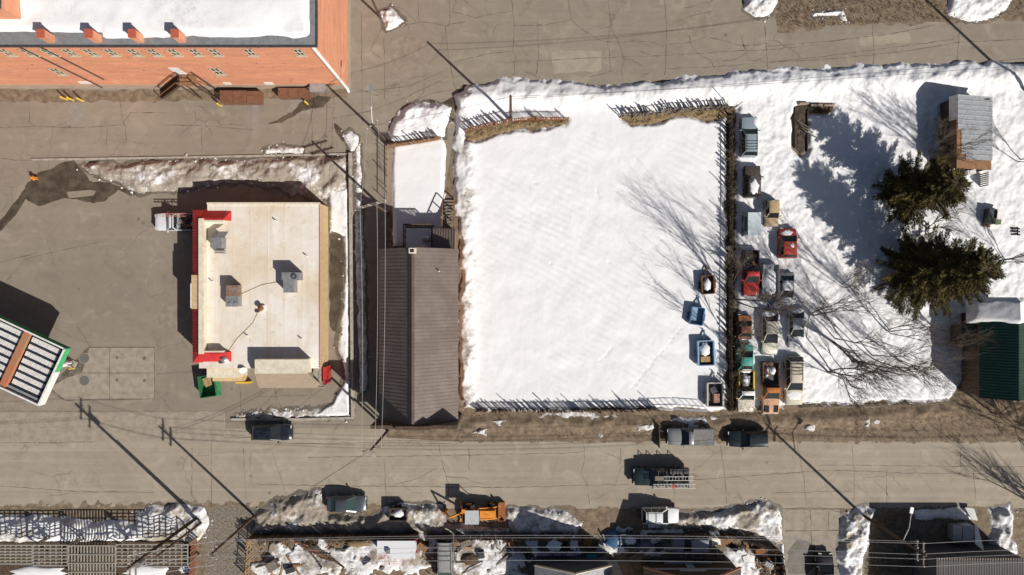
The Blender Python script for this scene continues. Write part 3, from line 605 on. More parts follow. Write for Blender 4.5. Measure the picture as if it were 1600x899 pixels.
for i in range(46):
    y = my0+(my1-my0)*(i+.5)/46; MB().beam((mx0-.5,y,Z+.14),(mx0+.53,y,MT+.01),.05,.05).build('rib', RED, ms)
for i in range(8):
    x = mx1+.2+i*.32
    for s, yy in ((-1,my0),(1,my1)): MB().beam((x,yy+s*1.1,Z-.08),(x,yy+s*.01,MT+.01),.05,.05).build('rib', RED, ms)
sa = W(299,483,4.0); sb = W(309,430,4.0)
sg = MB().box(sa.x, sb.x, sa.y, sb.y, 2.9, 4.0).build('sign_box', TAN, st); MB().box(sa.x-.1, sa.x, sa.y+.1, sb.y-.9, 2.95, 4.02).build('sign_face', WHITE, sg); MB().box(sa.x-.13, sa.x-.1, sa.y+.2, sb.y-1, 3.1, 3.8).build('sign_band', RED, sg)
# south mansard with shingle skirt
pa = W(398,584,4.7); pb = W(480,562,4.7)
MB().box(pa.x, pb.x, pa.y, pb.y, Z-.2, 4.7).build('south_parapet', CREAM, st)
MB().slab([(pa.x-.02,pa.y,4.65),(pb.x+.02,pa.y,4.65),(pb.x+1.2,pa.y-1.85,2.4),(pa.x-.4,pa.y-1.85,2.4)], .1).build('shingle_awning', mat('shingle', (.38,.3,.22), (.25,.19,.135), 9, .95, bump=.5), st)
MB().box(pb.x, SX1-.1, pa.y-1.2, SY0+.02, 0, 2.5).build('entry_block', CONC_W, st)
qa = W(325,590,2.3); qb = W(374,573,2.3); MB().box(qa.x, qb.x, qa.y, SY0+.02, 0, 2.6).build('store_room', CREAM, st); MB().box(qa.x+.05, qb.x, qa.y-.55, qa.y, 0, 1.3).build('ramp_wall', TAN, st)
ra = W(509,600,1.5); MB().box(ra.x-.02, ra.x+.32, SY0-1.9, SY0-.02, .4, 2.6).build('red_fin', RED, st)
# rooftop plant
def unit(px0, px1, py0, py1, h, m, label, fans=(), extra=None, cat='rooftop unit'):
    zt = Z+.06+h; a = W(px0,py1,zt); b = W(px1,py0,zt); c = (a+b)/2
    t = thing('rooftop_unit', label, cat, (c.x,c.y,Z+.06), group='plant on the store roof'); z0 = Z+.06
    MB().box(a.x+.05, b.x-.05, a.y+.05, b.y-.05, z0-.01, z0+.12).build('curb', STEEL_D, t)
    MB().box(a.x, b.x, a.y, b.y, z0+.12, zt).build('cabinet', m, t)
    for fx, fy, r in fans:
        p = W(fx,fy,zt+.05); MB().tube((p.x,p.y,zt-.02),(p.x,p.y,zt+.08),r,n=16).build('fan_ring', STEEL_D, t); MB().tube((p.x,p.y,zt+.06),(p.x,p.y,zt+.1),r*.35,n=10).build('fan_hub', STEEL, t)
    if extra: extra(t, a, b, zt)
    return t
unit(330,346,372,388,1.3,GREY,'grey rooftop unit with louvred end near the north red return',(), lambda t,a,b,z: [MB().box(a.x+.1,b.x+.05,a.y-.28-.22*i,a.y-.16-.22*i,Z+.3,Z+.9).build('louvre', GREY, t) for i in range(2)]+[MB().slab([(a.x+.4,b.y,z),(b.x+.3,b.y,z),(b.x+.6,b.y+.7,z-.3),(a.x+.7,b.y+.7,z-.3)],.04).build('hood', STEEL, t)])
unit(353,371,446,463,1.2,mat('rusty_grey', (.2,.11,.07), (.25,.2,.17), 3, .8),'rusty topped condenser joined to a grey box with two fans',(), lambda t,a,b,z: [MB().box(a.x-.1,b.x,a.y-1.1,a.y,Z+.05,Z+1.1).build('fan_box', GREY, t)]+[MB().tube((a.x+.4+.55*i,a.y-.82,Z+1.08),(a.x+.4+.55*i,a.y-.82,Z+1.18),.2,n=14).build('fan_ring', STEEL, t) for i in range(2)])
unit(440,467,426,438,1.5,GREY,'grey L shaped rooftop unit with round black fan',[(459,432,.3)], lambda t,a,b,z: MB().box(a.x+.1,a.x+1.2,a.y-1.3,a.y,Z+.05,Z+1.35).build('duct', GREY, t))
def small_fan(px, py, label, m, r=.28):
    c = W(px,py,Z+.5); t = thing('roof_vent', label, 'vent', (c.x,c.y,Z+.06), group='plant on the store roof')
    MB().box(-.3,.3,-.3,.3,-.01,.25).build('curb', WHITE, t, world=False); MB().tube((0,0,.25),(0,0,.6),r*.8,r,n=14).build('drum', m, t, world=False); MB().tube((0,0,.6),(0,0,.72),r*1.15,r*.4,n=14).build('cap', m, t, world=False); MB().box(-.75,-.3,-.45,-.15,.0,.12).build('motor', STEEL_D, t, world=False)
small_fan(408,482,'small rusty exhaust vent on a white curb at mid roof',RUST); small_fan(351,562,'small steel exhaust fan on the store room roof',STEEL,.3)
c = W(376,579,Z+.7); t = thing('satellite_dish', 'white satellite dish on the south edge of the store roof', 'satellite dish', (c.x,c.y,Z-.72))
MB().tube((0,0,0),(0,0,.75),.04,n=8).build('mast', STEEL, t, world=False)
mb = MB(); ax = Vector((.5,-.5,.7)).normalized(); u = ax.cross(Vector((0,0,1))).normalized(); v = ax.cross(u); C0 = Vector((0,0,.85)); rings = []
for r in (.02,.15,.28,.38): rings.append([C0+ax*(r*r*.9)+(u*math.cos(i*math.pi/8)+v*math.sin(i*math.pi/8))*r for i in range(16)])
mb.loft(rings).build('dish', WHITE, t, smooth=True, world=False); MB().tube(C0,C0+ax*.4,.015,n=5).build('feed_arm', STEEL_D, t, world=False)
for x, y, lb in ((430,345,'short white vent pipe near the north edge of store roof'),(478,400,'short white vent pipe by the red tiled edge'),(385,525,'short white vent pipe above the satellite dish'),(470,530,'short white vent pipe near the south parapet'),(330,440,'short white vent pipe behind the sign box')):
    p = W(x,y,Z+.3); t = thing('vent_pipe', lb, 'vent', (p.x,p.y,Z+.06), group='plant on the store roof'); MB().tube((0,0,-.01),(0,0,.4),.07,n=8).build('pipe', WHITE, t, world=False); MB().tube((0,0,-.01),(0,0,.06),.16,.08,n=10).build('flashing', STEEL, t, world=False)
for q, lb in ((((372,462),(410,445),(440,440)),'thin cable lying on the store roof between the two condensers'),(((403,488),(395,505),(370,530),(355,552)),'thin cable lying on store roof running to the exhaust fan')):
    tag(MB().path([W(x,y,Z+.09) for x, y in q],.025,5).build('roof_cable', WOOD_T), lb, 'cable')
# dumpster and small things
c = W(327,603,.7); t = thing('dumpster', 'open green steel dumpster beside the station store', 'dumpster', (c.x,c.y,0), R(8)); w, l, h = .95, 1.2, 1.25
b0 = MB(); b0.box(-w,w,-l,-l+.07,.12,h); b0.box(-w,w,l-.07,l,.12,h); b0.box(-w,-w+.07,-l+.07,l-.07,.12,h); b0.box(w-.07,w,-l+.07,l-.07,.12,h); b0.box(-w,w,-l,l,.08,.14); b0.build('bin', GREEN, t, world=False)
MB().slab([(w-.1,-l,h+.02),(w-.1,l,h+.02),(w+.32,l,.75),(w+.32,-l,.75)],.04).build('lid', GREEN, t, world=False)
MB().obox((-.1,.5,.35),(1.1,1.0,.4),.3).build('refuse', WOOD_T, t, world=False)
for sx in (-1,1):
    for sy in (-.8,.8): MB().tube((sx*.8-.05,sy*1.1,.08),(sx*.8+.05,sy*1.1,.08),.09,n=8).build('caster', BLACK, t, world=False)
c0 = W(372,597); tag(MB().beam((c0.x,c0.y,.35),(c0.x+1.6,c0.y+.02,.35),.2,.7).build('barrier', YELLOW), 'low yellow painted barrier beside the store room', 'barrier')

# ---------------------------------------------------------------- fuel canopy
CZ = 4.9; ang = R(-25); c = W(102,545,CZ); 
ca = thing('fuel_canopy', 'fuel station canopy with white and green fascia and open ribbed deck', 'canopy', (c.x, c.y, 0), ang)
L, D = 14.0, 6.6      # local: x from -L to 0, y from -D to 0
f = MB(); f.box(-L,0,-.12,0,CZ-.95,CZ); f.build('fascia', mat('fascia_green', (.03,.22,.1)), ca, world=False)
MB().box(-L,0,-.14,.02,CZ,CZ+.05).build('fascia_cap', WHITE, ca, world=False)
MB().box(-.12,0,-D*.42,-.12,CZ-.95,CZ).build('fascia', GREENB, ca, world=False); MB().box(-.13,.015,-D,-D*.42,CZ-.95,CZ).build('fascia', WHITE, ca, world=False)
MB().box(-L,-.13,-D,-D+.12,CZ-.95,CZ).build('fascia', WHITE, ca, world=False); MB().box(-.15,.03,-D-.01,.0,CZ,CZ+.05).build('fascia_cap', WHITE, ca, world=False)
MB().box(-L,-.15,-D-.02,-D+.14,CZ,CZ+.05).build('fascia_cap', WHITE, ca, world=False)
MB().box(-L,-.12,-D+.12,-.12,CZ-.98,CZ-.9).build('deck', mat('deck_navy', (.03,.035,.07)), ca, world=False)
NAVY = mat('deck_beam', (.025,.03,.055), (.04,.045,.08), 3, .6)
PAN = mat('deck_pan', (.74,.72,.69), (.6,.56,.53), 4, .6)
pitch = (D-.5)/7.6
for i in range(7):
    y = -.3-pitch*(i+.55)
    for (x0, x1) in ((-3.9,-.65),(-9.2,-4.9),(-13.8,-9.8)):
        n = int((x1-x0)/.26)
        for j in range(n):
            xa = x0+j*(x1-x0)/n; MB().box(xa+.02, xa+(x1-x0)/n-.02, y-.27, y+.25, CZ-.9, CZ-.5+.02*random.random()).build('deck_pan', PAN, ca, world=False)
    MB().box(-L+.05,-.2,y-.42,y-.34,CZ-.9,CZ-.42).build('purlin', NAVY, ca, world=False)
MB().box(-4.75,-4.05,-D+.15,-.15,CZ-.5,CZ-.12).build('gutter_beam', mat('gutter_rust', (.36,.2,.1), (.5,.14,.08), .8, .8), ca, world=False)
MB().box(-L+.1,-.2,-D+.3,-D+.55,CZ-.9,CZ-.3).build('pipe', STEEL, ca, world=False)
for x, y in ((-2.2,-D/2),(-8.5,-D/2)): MB().box(x-.2,x+.2,y-.2,y+.2,-.1,CZ-.95).build('column', WHITE, ca, world=False)
# pump island hose end showing past the canopy
c = W(108,572,.9); t = thing('fuel_pump', 'fuel pump partly hidden under the canopy edge', 'fuel pump', (c.x-.6,c.y+.3,0), ang)
MB().box(-.35,.35,-.25,.25,.1,1.7).build('cabinet', WHITE, t, world=False); MB().box(-.3,.3,-.28,-.25,.9,1.5).build('display', GLASS, t, world=False); MB().box(-.7,.9,-.45,.45,0,.14).build('island', CONC_W, t, world=False)
MB().path([(.3,.2,1.6),(.75,.3,1.4),(.9,.2,.7),(.6,.25,.3),(.35,.25,.8)],.035,6).build('hose', BLACK, t, world=False); MB().tube((.85,-.3,.1),(.85,-.3,1.0),.08,n=10).build('guard_post', YELLOW, t, world=False)

# ---------------------------------------------------------------- brown metal roof house
EZ, RZ = 3.9, 6.8
hx0 = W(592,0,EZ).x; hx1 = W(716,0,EZ).x; hy1 = W(0,388,5).y; hy0 = W(0,660,5).y; hm = (hx0+hx1)/2-.15
hs = thing('brown_roof_house', 'long gabled house with brown ribbed metal roof and false front', 'house', ((hx0+hx1)/2,(hy0+hy1)/2,0))
WSID = mat('wood_siding', (.36,.2,.1), (.28,.15,.075), 3, .85)
MB().add([(hx0+.4,hy0,-.1),(hx1-.35,hy0,-.1),(hx1-.35,hy1-.3,-.1),(hx0+.4,hy1-.3,-.1),(hx0+.4,hy0,EZ),(hx1-.35,hy0,EZ),(hx1-.35,hy1-.3,EZ),(hx0+.4,hy1-.3,EZ),(hm,hy0,RZ-.15),(hm,hy1-.3,RZ-.15)],
  [(0,1,5,8,4),(3,7,9,6,2),(1,2,6,5),(0,4,7,3),(4,8,9,7),(8,5,6,9)]).build('wall', WSID, hs)
RB = mat('brown_roof', (.165,.128,.108), (.205,.162,.138), .6, .42, .25)
rr = MB(); rr.slab([(hx0,hy0,EZ),(hm,hy0,RZ),(hm,hy1,RZ),(hx0,hy1,EZ)],.08); rr.slab([(hm,hy0,RZ),(hx1,hy0,EZ),(hx1,hy1,EZ),(hm,hy1,RZ)],.08); rr = rr.build('roof', RB, hs)
nr = 48
for i in range(nr+1):
    y = hy0+.05+(hy1-hy0-.1)*i/nr
    MB().beam((hx0-.01,y,EZ+.005),(hm,y,RZ+.01),.04,.035).build('rib', RB, rr); MB().beam((hm,y,RZ+.01),(hx1+.01,y,EZ+.01),.04,.035).build('rib', RB, rr)
MB().beam((hm,hy0,RZ+.05),(hm,hy1,RZ+.05),.28,.07).build('ridge_cap', RB, rr)
p = W(644,390,7.3); MB().box(p.x-.33,p.x+.33,p.y-.4,p.y+.15,5.6,7.4).build('chimney', CREAM, hs); MB().box(p.x-.2,p.x+.2,p.y-.28,p.y+.03,7.38,7.43).build('flue', BLACK, hs)
p = W(686,424,5.6); MB().tube((p.x,p.y,4.8),(p.x,p.y,5.75),.06,n=8).build('vent_pipe', WHITE, hs)
ff = MB(); fy = hy0-.02; xa, xb = hx0-.35, hx1+.1
prof = [(xa,-.1),(xb,-.1),(xb,6.6),(hm+1.9,6.6),(hm+1.8,7.1),(hm-1.8,7.1),(hm-1.9,6.6),(xa,6.6)]
ff.add([(x,fy-.35,z) for x, z in prof]+[(x,fy,z) for x, z in prof], [tuple(range(8)), tuple(range(15,7,-1))]+[(i,i+8,(i+1)%8+8,(i+1)%8) for i in range(8)]); ff.build('false_front', WOOD_D, hs)
pr = MB(); pr.box(xa-.2,xb,fy-1.05,fy-.36,2.6,2.75); pr.build('porch_roof', mat('porch', (.19,.165,.14), (.14,.12,.1), 3, .9), hs)
for x in (xa+.1, hm, xb-.2): MB().box(x-.07,x+.07,fy-.98,fy-.84,0,2.6).build('porch_post', WOOD_D, hs)
for i in range(9):
    y = hy0+1.2+i*2.0
    if y < hy1-1: MB().box(hx1-.36,hx1-.3,y,y+.8,1.2,2.3).build('window', GLASS, hs)
# back lean-to and deck
lz = 2.7; q0 = W(676,386,lz); q1 = W(711,357,lz)
lt = MB().slab([(q0.x,q1.y,lz-.25),(q1.x,q1.y,lz-.25),(q1.x,hy1-.3,lz+.35),(q0.x,hy1-.3,lz+.35)],.08).build('lean_to_roof', RB, hs)
for i in range(9):
    x = q0.x+.05+(q1.x-q0.x-.1)*i/8; MB().beam((x,q1.y,lz-.22),(x,hy1-.3,lz+.38),.06,.06).build('rib', RB, lt)
MB().box(q0.x+.1,q1.x-.1,hy1-.3,q1.y-.15,-.1,lz-.3).build('lean_to_wall', WSID, hs)
d0 = W(633,386,1.4); d1 = W(676,352,1.4); dz = 1.4
dk = thing('back_deck', 'snow dusted wooden back deck with railing and steps behind brown house', 'deck', ((d0.x+d1.x)/2,(d0.y+d1.y)/2,0))
nb = 14
for i in range(nb):
    x = d0.x+(d1.x-d0.x)*i/nb; MB().box(x+.01,x+(d1.x-d0.x)/nb-.01,hy1-.28,d1.y,dz-.06,dz).build('plank', WOOD_G, dk)
MB().box(d0.x+.12,d1.x-.15,hy1-.2,d1.y-.35,dz+.002,dz+.16).build('snow_cover', SNOW, dk)
for i in range(7):
    x = d0.x+.06+(d1.x-d0.x-.1)*i/6; MB().box(x-.05,x+.05,d1.y-.06,d1.y+.04,-.1,dz+1.0).build('post', WOOD_D, dk)
for i in range(4):
    y = hy1+(d1.y-hy1)*i/4; MB().box(d0.x-.03,d0.x+.07,y-.05,y+.05,-.1,dz+1.0).build('post', WOOD_D, dk)
MB().box(d0.x-.04,d1.x,d1.y-.08,d1.y+.06,dz+1,dz+1.07).build('rail', WOOD_D, dk); MB().box(d0.x-.05,d0.x+.09,hy1-.2,d1.y-.08,dz+1,dz+1.07).build('rail', WOOD_D, dk)
for i in range(24):
    x = d0.x+.1+(d1.x-d0.x-.2)*i/23; MB().box(x-.02,x+.02,d1.y-.03,d1.y+.01,dz+.1,dz+1).build('baluster', WOOD_D, dk)
c = W(667,374,1.8); t = thing('gas_grill', 'small covered grill on the snow dusted back deck', 'grill', (c.x,c.y,dz+.15)); MB().box(-.3,.3,-.28,.28,0,.75).build('cart', STEEL_D, t, world=False); MB().tube((-.35,0,.75),(.35,0,.75),.3,n=14).build('hood', STEEL, t, world=False)
s0 = W(691,356,1.4); s1 = W(711,312,.2)
sp = thing('wooden_steps', 'wooden outdoor steps with railings going down from lean-to roof', 'stairs', ((s0.x+s1.x)/2,(s0.y+s1.y)/2,0))
for i in range(9):
    t_ = (i+.5)/9; y = s0.y+(s1.y-s0.y)*t_; z = 1.5*(1-t_)+.1; MB().box(s0.x+.1,s1.x-.1,y-.13,y+.13,z,z+.05).build('step', WOOD_G, sp)
for x in (s0.x+.04, s1.x-.04):
    MB().beam((x,s0.y-.9,1.35),(x,s1.y,.05),.07,.26).build('stringer', WOOD, sp); MB().beam((x,s0.y-.9,2.5),(x,s1.y,1.15),.1,.08).build('rail', WOOD, sp)
    for i in range(4):
        y = s0.y-.8+(s1.y-s0.y+.8)*i/3; zz = 1.4*(1-i/3); MB().box(x-.05,x+.05,y-.05,y+.05,zz-.5 if i else -.1,zz+1.1).build('post', WOOD, sp)

# ---------------------------------------------------------------- shed with galvanised roof
sz0, sz1 = 2.3, 3.1
ga = W(1484,265,sz0); gb = W(1552,153,sz0); rx = W(1495,0,sz1).x; X0, X1, Y0, Y1 = ga.x, gb.x, ga.y, gb.y
sh = thing('metal_roof_shed', 'weathered open fronted shed with half stripped galvanised roof', 'shed', ((X0+X1)/2,(Y0+Y1)/2,0))
w_ = MB(); w_.box(X0+.2,X0+.3,Y0+.1,Y1-.1,-.1,sz0); w_.box(X1-.3,X1-.2,Y0+.1,Y1-.1,-.1,sz0-.3); w_.box(X0+.3,X1-.3,Y1-.2,Y1-.1,-.1,sz0); w_.build('wall', mat('old_boards', (.045,.036,.03), (.07,.055,.045), 5, .9), sh)
OSB = mat('osb', (.27,.145,.08), (.2,.105,.06), 2, .85)
rd = MB(); rd.slab([(X0,Y0,sz0),(rx,Y0,sz1),(rx,Y1,sz1),(X0,Y1,sz0)],.05); rd.slab([(rx,Y0,sz1),(X1,Y0,sz0-.3),(X1,Y1,sz0-.3),(rx,Y1,sz1)],.05); rd.build('roof_deck', OSB, sh)
ns = 13
for i in range(ns):
    y0 = Y0+1.0+(Y1-Y0-.9)*i/ns; y1 = Y0+1.0+(Y1-Y0-.9)*(i+1)/ns; xl = 0.1 if i > 2 else .25
    k0 = rx+(X1-rx)*(.02 if i > 5 else .12 if i > 0 else .25); zz = lambda x: sz1+(sz0-.3-sz1)*(x-rx)/(X1-rx)
    MB().slab([(k0,y0+.02,zz(k0)+.05),(X1+.1,y0+.02,zz(X1+.1)+.05),(X1+.1,y1,zz(X1+.1)+.07),(k0,y1,zz(k0)+.07)],.03).build('roof_sheet', STEEL, sh)
    MB().beam((k0,y1,zz(k0)+.08),(X1+.1,y1,zz(X1+.1)+.08),.06,.08).build('rib', STEEL, sh)
    if i > 7: MB().slab([(X0-.1,y0,sz0+.03),(rx,y0,sz1+.06),(rx,y1,sz1+.06),(X0-.1,y1,sz0+.03)],.03).build('roof_sheet', STEEL, sh)
for i in range(4): 
    x = X0+.4+(X1-X0-.8)*i/3; MB().box(x-.07,x+.07,Y0+.1,Y0+.24,-.1,sz0-.25).build('post', WOOD_G, sh)
for i in range(7): MB().box(X1-.1,X1+.02,Y0-1.6+i*.22,Y0-1.5+i*.22,0,1.6).build('slat', WOOD_D, sh)
c = W(1514,270,.6); tag(MB().obox((c.x,c.y,.55),(.9,.5,1.1),.2).tube((c.x,c.y,1.1),(c.x,c.y,1.14),.3,n=10).build('propane_tank', WHITE), 'white appliance standing in the open front of the shed', 'appliance')
# concrete pit walls in the east yard
pw = thing('stone_wall', 'low ruined stone wall around a dark pit in the snow', 'wall', W(1262,172))
for i, (x0,x1,y0,y1,h) in enumerate(((1240,1243,168,232,.35),(1246,1262,162,165,.6),(1264,1283,164,169,.5),(1285,1302,164,168,.4),(1259,1262,174,238,.3))):
    a = W(x0,y1); b = W(x1,y0); MB().tbox(a.x,b.x,a.y,b.y,-.1,h,.06).build('wall_block', WOOD_D if i in (0,4) else STONE, pw)
for i in range(3): 
    a = W(1242+i*6,190+i*8); tag(MB().beam((a.x,a.y,.55),(a.x+1.2,a.y-.9,.9),.12,.06).build('plank', WOOD_G), 'grey plank lying across the dark pit by the stone wall', 'plank', 'planks over the pit')

# ---------------------------------------------------------------- green roof house
gz0, gz1 = 3.6, 5.6
gx0 = W(1530,0,gz0).x; grx = W(1592,0,gz1).x; gy1 = W(0,488,gz0).y; gy0 = W(0,622,gz0).y
gh = thing('green_roof_house', 'house with dark green metal roof half under snow', 'house', (grx,(gy0+gy1)/2,0))
gx2 = 2*grx-gx0
MB().add([(gx0+.3,gy0+.2,-.1),(gx2-.3,gy0+.2,-.1),(gx2-.3,gy1-.2,-.1),(gx0+.3,gy1-.2,-.1),(gx0+.3,gy0+.2,gz0),(gx2-.3,gy0+.2,gz0),(gx2-.3,gy1-.2,gz0),(gx0+.3,gy1-.2,gz0),(grx,gy0+.2,gz1-.1),(grx,gy1-.2,gz1-.1)],
  [(0,1,5,8,4),(3,7,9,6,2),(1,2,6,5),(0,4,7,3)]).build('wall', WOOD_D, gh)
GR = mat('green_roof', (.009,.046,.031), (.007,.036,.024), .7, .45, .1)
gr = MB(); gr.slab([(gx0,gy0,gz0),(grx,gy0,gz1),(grx,gy1,gz1),(gx0,gy1,gz0)],.08); gr.slab([(grx,gy0,gz1),(gx2,gy0,gz0),(gx2,gy1,gz0),(grx,gy1,gz1)],.08); gr = gr.build('roof', GR, gh)
for i in range(31):
    y = gy0+.05+(gy1-gy0-.1)*i/30; MB().beam((gx0,y,gz0+.02),(grx,y,gz1+.02),.05,.04).build('rib', GR, gr); MB().beam((grx,y,gz1+.02),(gx2,y,gz0+.02),.06,.06).build('rib', GR, gr)
def lump(name, c, sx, sy, sz, parent, seed, n=18, m=SNOW, world=True):
    rg = random.Random(seed); rings = []
    for k in range(5):
        t = k/4; rr_ = math.cos(t*1.45); rings.append([Vector((c[0]+sx*rr_*math.cos(2*math.pi*i/n)*(1+.22*math.sin(i*2.3+seed)*(1-t)), c[1]+sy*rr_*math.sin(2*math.pi*i/n)*(1+.18*math.cos(i*1.7+seed)*(1-t)), c[2]+sz*math.sin(t*1.57)+rg.uniform(-.03,.03)*sz)) for i in range(n)])
    return MB().loft(rings).build(name, m, parent, smooth=60, world=world)
# snow slab on the north part of the green roof
xs = np.linspace(gx0-.9, grx+3, 40); ys = np.linspace(gy1-1.2, gy1+1.6, 18); X, Y = np.meshgrid(xs, ys, indexing='ij')
rzf = np.where(X < grx, gz0+(X-gx0)/(grx-gx0)*(gz1-gz0), gz1-(X-grx)/(grx-gx0)*(gz1-gz0))
dd = np.minimum(np.minimum(X-xs[0], xs[-1]-X), np.minimum(Y-ys[0], ys[-1]-Y))+.35*fbm(X, Y, .9, 3)
zt = rzf-.12+sm(dd/.5)*(.5+.15*fbm(X, Y, .8, 3)); mb = MB(); nx, ny = X.shape
mb.add([(X[i,j],Y[i,j],zt[i,j]) for i in range(nx) for j in range(ny)], [(i*ny+j,(i+1)*ny+j,(i+1)*ny+j+1,i*ny+j+1) for i in range(nx-1) for j in range(ny-1)])
o = mb.build('roof_snow', SNOW, gh, smooth=True); o['label'] = 'snow slab sliding over the green roof edge'
lw = W(1505,508,2.6); lw2 = W(1526,542,2.6)
MB().slab([(lw.x,lw2.y,2.3),(gx0+.4,lw2.y,2.9),(gx0+.4,lw.y,2.9),(lw.x,lw.y,2.3)],.08).build('porch_roof', GR, gh)
MB().box(lw.x+.1,gx0+.3,lw2.y+.1,lw.y-.1,-.1,2.2).build('porch_wall', WOOD_D, gh)
def small_window(px, py, z, parent, w=.9, h=.7):
    p = W(px,py,z); f = MB(); f.box(p.x-w/2,p.x+w/2,p.y-.05,p.y,z-h/2,z+h/2); o = f.build('window', WHITE, parent)
    for i in (0,1): MB().box(p.x-w/2+.06+i*w/2,p.x-.05+i*w/2,p.y-.07,p.y-.04,z-h/2+.07,z+h/2-.07).build('pane', GLASS, o)
p = W(1509,543,1.8); f_ = MB().box(lw.x+.2,lw.x+1.3,lw2.y-.02,lw2.y+.1,1.0,2.0).build('window', WHITE, gh)
for i in range(2): MB().box(lw.x+.28+i*.5,lw.x+.72+i*.5,lw2.y-.04,lw2.y+.05,1.08,1.92).build('pane', GLASS, f_)
# ---------------------------------------------------------------- vehicles
def ring(x, w, zb, zt, crown=.04):
    ys = [(-.86,zb),(-.97,zb+.1),(-1,zb+.3*(zt-zb)+.05),(-.985,zt-.16),(-.93,zt-.04),(-.7,zt+crown*.5),(-.35,zt+crown),(0,zt+crown*1.15)]
    pts = [Vector((x, y*w, z)) for y, z in ys]; return pts+[Vector((x, -y*w, z)) for y, z in ys[-2::-1]]
def wheels(t, L, w, fx, rx, r=.34, tw=.22):
    for x in (fx*L, rx*L):
        for s in (-1,1):
            y = s*(w-tw/2+.01); tr = MB().tube((x,y-tw/2,r),(x,y+tw/2,r),r,n=18).build('tyre', BLACK, t, world=False); MB().tube((x,y-tw/2-.01,r),(x,y+tw/2+.01,r),r*.6,n=12).build('rim', STEEL, tr, world=False)
BODY = { # stations (x/L, width factor, z bottom, z top)
 'sedan': [(-.5,.72,.45,.66),(-.485,.88,.32,.86),(-.43,.97,.26,.93),(-.28,1,.22,.96),(0,1,.22,.96),(.2,1,.22,.93),(.36,.98,.24,.86),(.455,.93,.28,.78),(.49,.84,.34,.7),(.5,.66,.42,.6)],
 'suv':   [(-.5,.82,.5,.8),(-.488,.95,.36,1.04),(-.4,1,.3,1.07),(0,1,.3,1.07),(.22,1,.3,1.05),(.38,.98,.32,.99),(.465,.94,.36,.92),(.49,.86,.42,.84),(.5,.7,.5,.72)],
 'boxy':  [(-.5,.92,.5,.85),(-.492,.98,.4,1.0),(-.4,1,.34,1.03),(0,1,.34,1.03),(.2,1,.34,1.03),(.4,.99,.36,1.0),(.485,.97,.4,.96),(.495,.93,.45,.9),(.5,.86,.5,.8)]}
CAB = { # rear base, rear top, front top, front base, roof z, base w, roof w
 'sedan': (-.41,-.23,.03,.25,1.42,.92,.66), 'hatch': (-.485,-.38,.02,.25,1.58,.93,.68), 'suv': (-.49,-.41,.01,.21,1.68,.94,.69), 'wagon': (-.485,-.40,.02,.21,1.62,.94,.70), 'van': (-.49,-.46,.2,.36,1.85,.95,.8)}
def cabin(t, L, w, cab, zb, P, roofm=None, glassm=GLASS, bars=False):
    rb, rt, ft, fb, zr, bw, rw = cab; xr0, xr1, xf1, xf0 = rb*L, rt*L, ft*L, fb*L; b = bw*w; r = rw*w
    q = lambda x, y, z: Vector((x,y,z))
    Bl = [q(xr0,-b,zb),q(xf0,-b,zb),q(xf0,b,zb),q(xr0,b,zb)]; T = [q(xr1,-r,zr),q(xf1,-r,zr),q(xf1,r,zr),q(xr1,r,zr)]
    e = .012
    def pane(nm, pts, m=glassm): 
        c = sum(pts, Vector())/4; nn = (pts[1]-pts[0]).cross(pts[2]-pts[0]).normalized(); pp = [p for p in pts]
        MB().add(pp+[p-nn*.03 for p in pp], [(0,1,2,3),(7,6,5,4)]+[(i,i+4,(i+1)%4+4,(i+1)%4) for i in range(4)]).build(nm, m, t, world=False)
    pane('windshield', [Bl[1],Bl[2],T[2],T[1]]); pane('rear_window', [Bl[3],Bl[0],T[0],T[3]]); pane('side_window', [Bl[0],Bl[1],T[1],T[0]]); pane('side_window', [Bl[2],Bl[3],T[3],T[2]])
    for i in range(4): MB().beam(Bl[i]-Vector((0,0,.03)), T[i], .085, .07).build('pillar', P, t, world=False)
    for s in (-1,1):
        for k in ((.45,) if (xf0-xr0) < 2.3 else (.33,.66)):
            MB().beam(q(xr0+(xf0-xr0)*k, s*b, zb), q(xr1+(xf1-xr1)*k, s*r, zr), .08, .05).build('pillar', P, t, world=False)
    rf = MB(); rings = []
    for k in range(7):
        x = xr1-.05+(xf1-xr1+.1)*k/6; cz = .05*math.sin(math.pi*(k+.6)/7.2); ww = r+.035-(.06 if k in (0,6) else 0)
        rings.append([q(x,-ww,zr-.05),q(x,-ww,zr),q(x,-ww*.85,zr+.03+cz*.6),q(x,-ww*.4,zr+.045+cz),q(x,ww*.4,zr+.045+cz),q(x,ww*.85,zr+.03+cz*.6),q(x,ww,zr),q(x,ww,zr-.05)])
    ro = rf.loft(rings).build('roof', roofm or P, t, smooth=50, world=False)
    if bars:
        rk = MB(); n = 4 if bars == 'rack' else 2
        for k in range(n):
            x = xr1+(xf1-xr1)*(.1+.5*k/(n-1)); rk.tube((x,-r*.95,zr+.14),(x,r*.95,zr+.14),.025,n=6)
        for s in (-1,1): rk.tube((xr1+.05,s*r*.92,zr+.13),(xf1-.1,s*r*.92,zr+.13),.025,n=6); rk.tube((xr1+.2,s*r*.92,zr),(xr1+.2,s*r*.92,zr+.13),.03,n=6); rk.tube((xf1-.3,s*r*.92,zr),(xf1-.3,s*r*.92,zr+.13),.03,n=6)
        rk.build('roof_rack', STEEL_D, ro, world=False)
    return ro
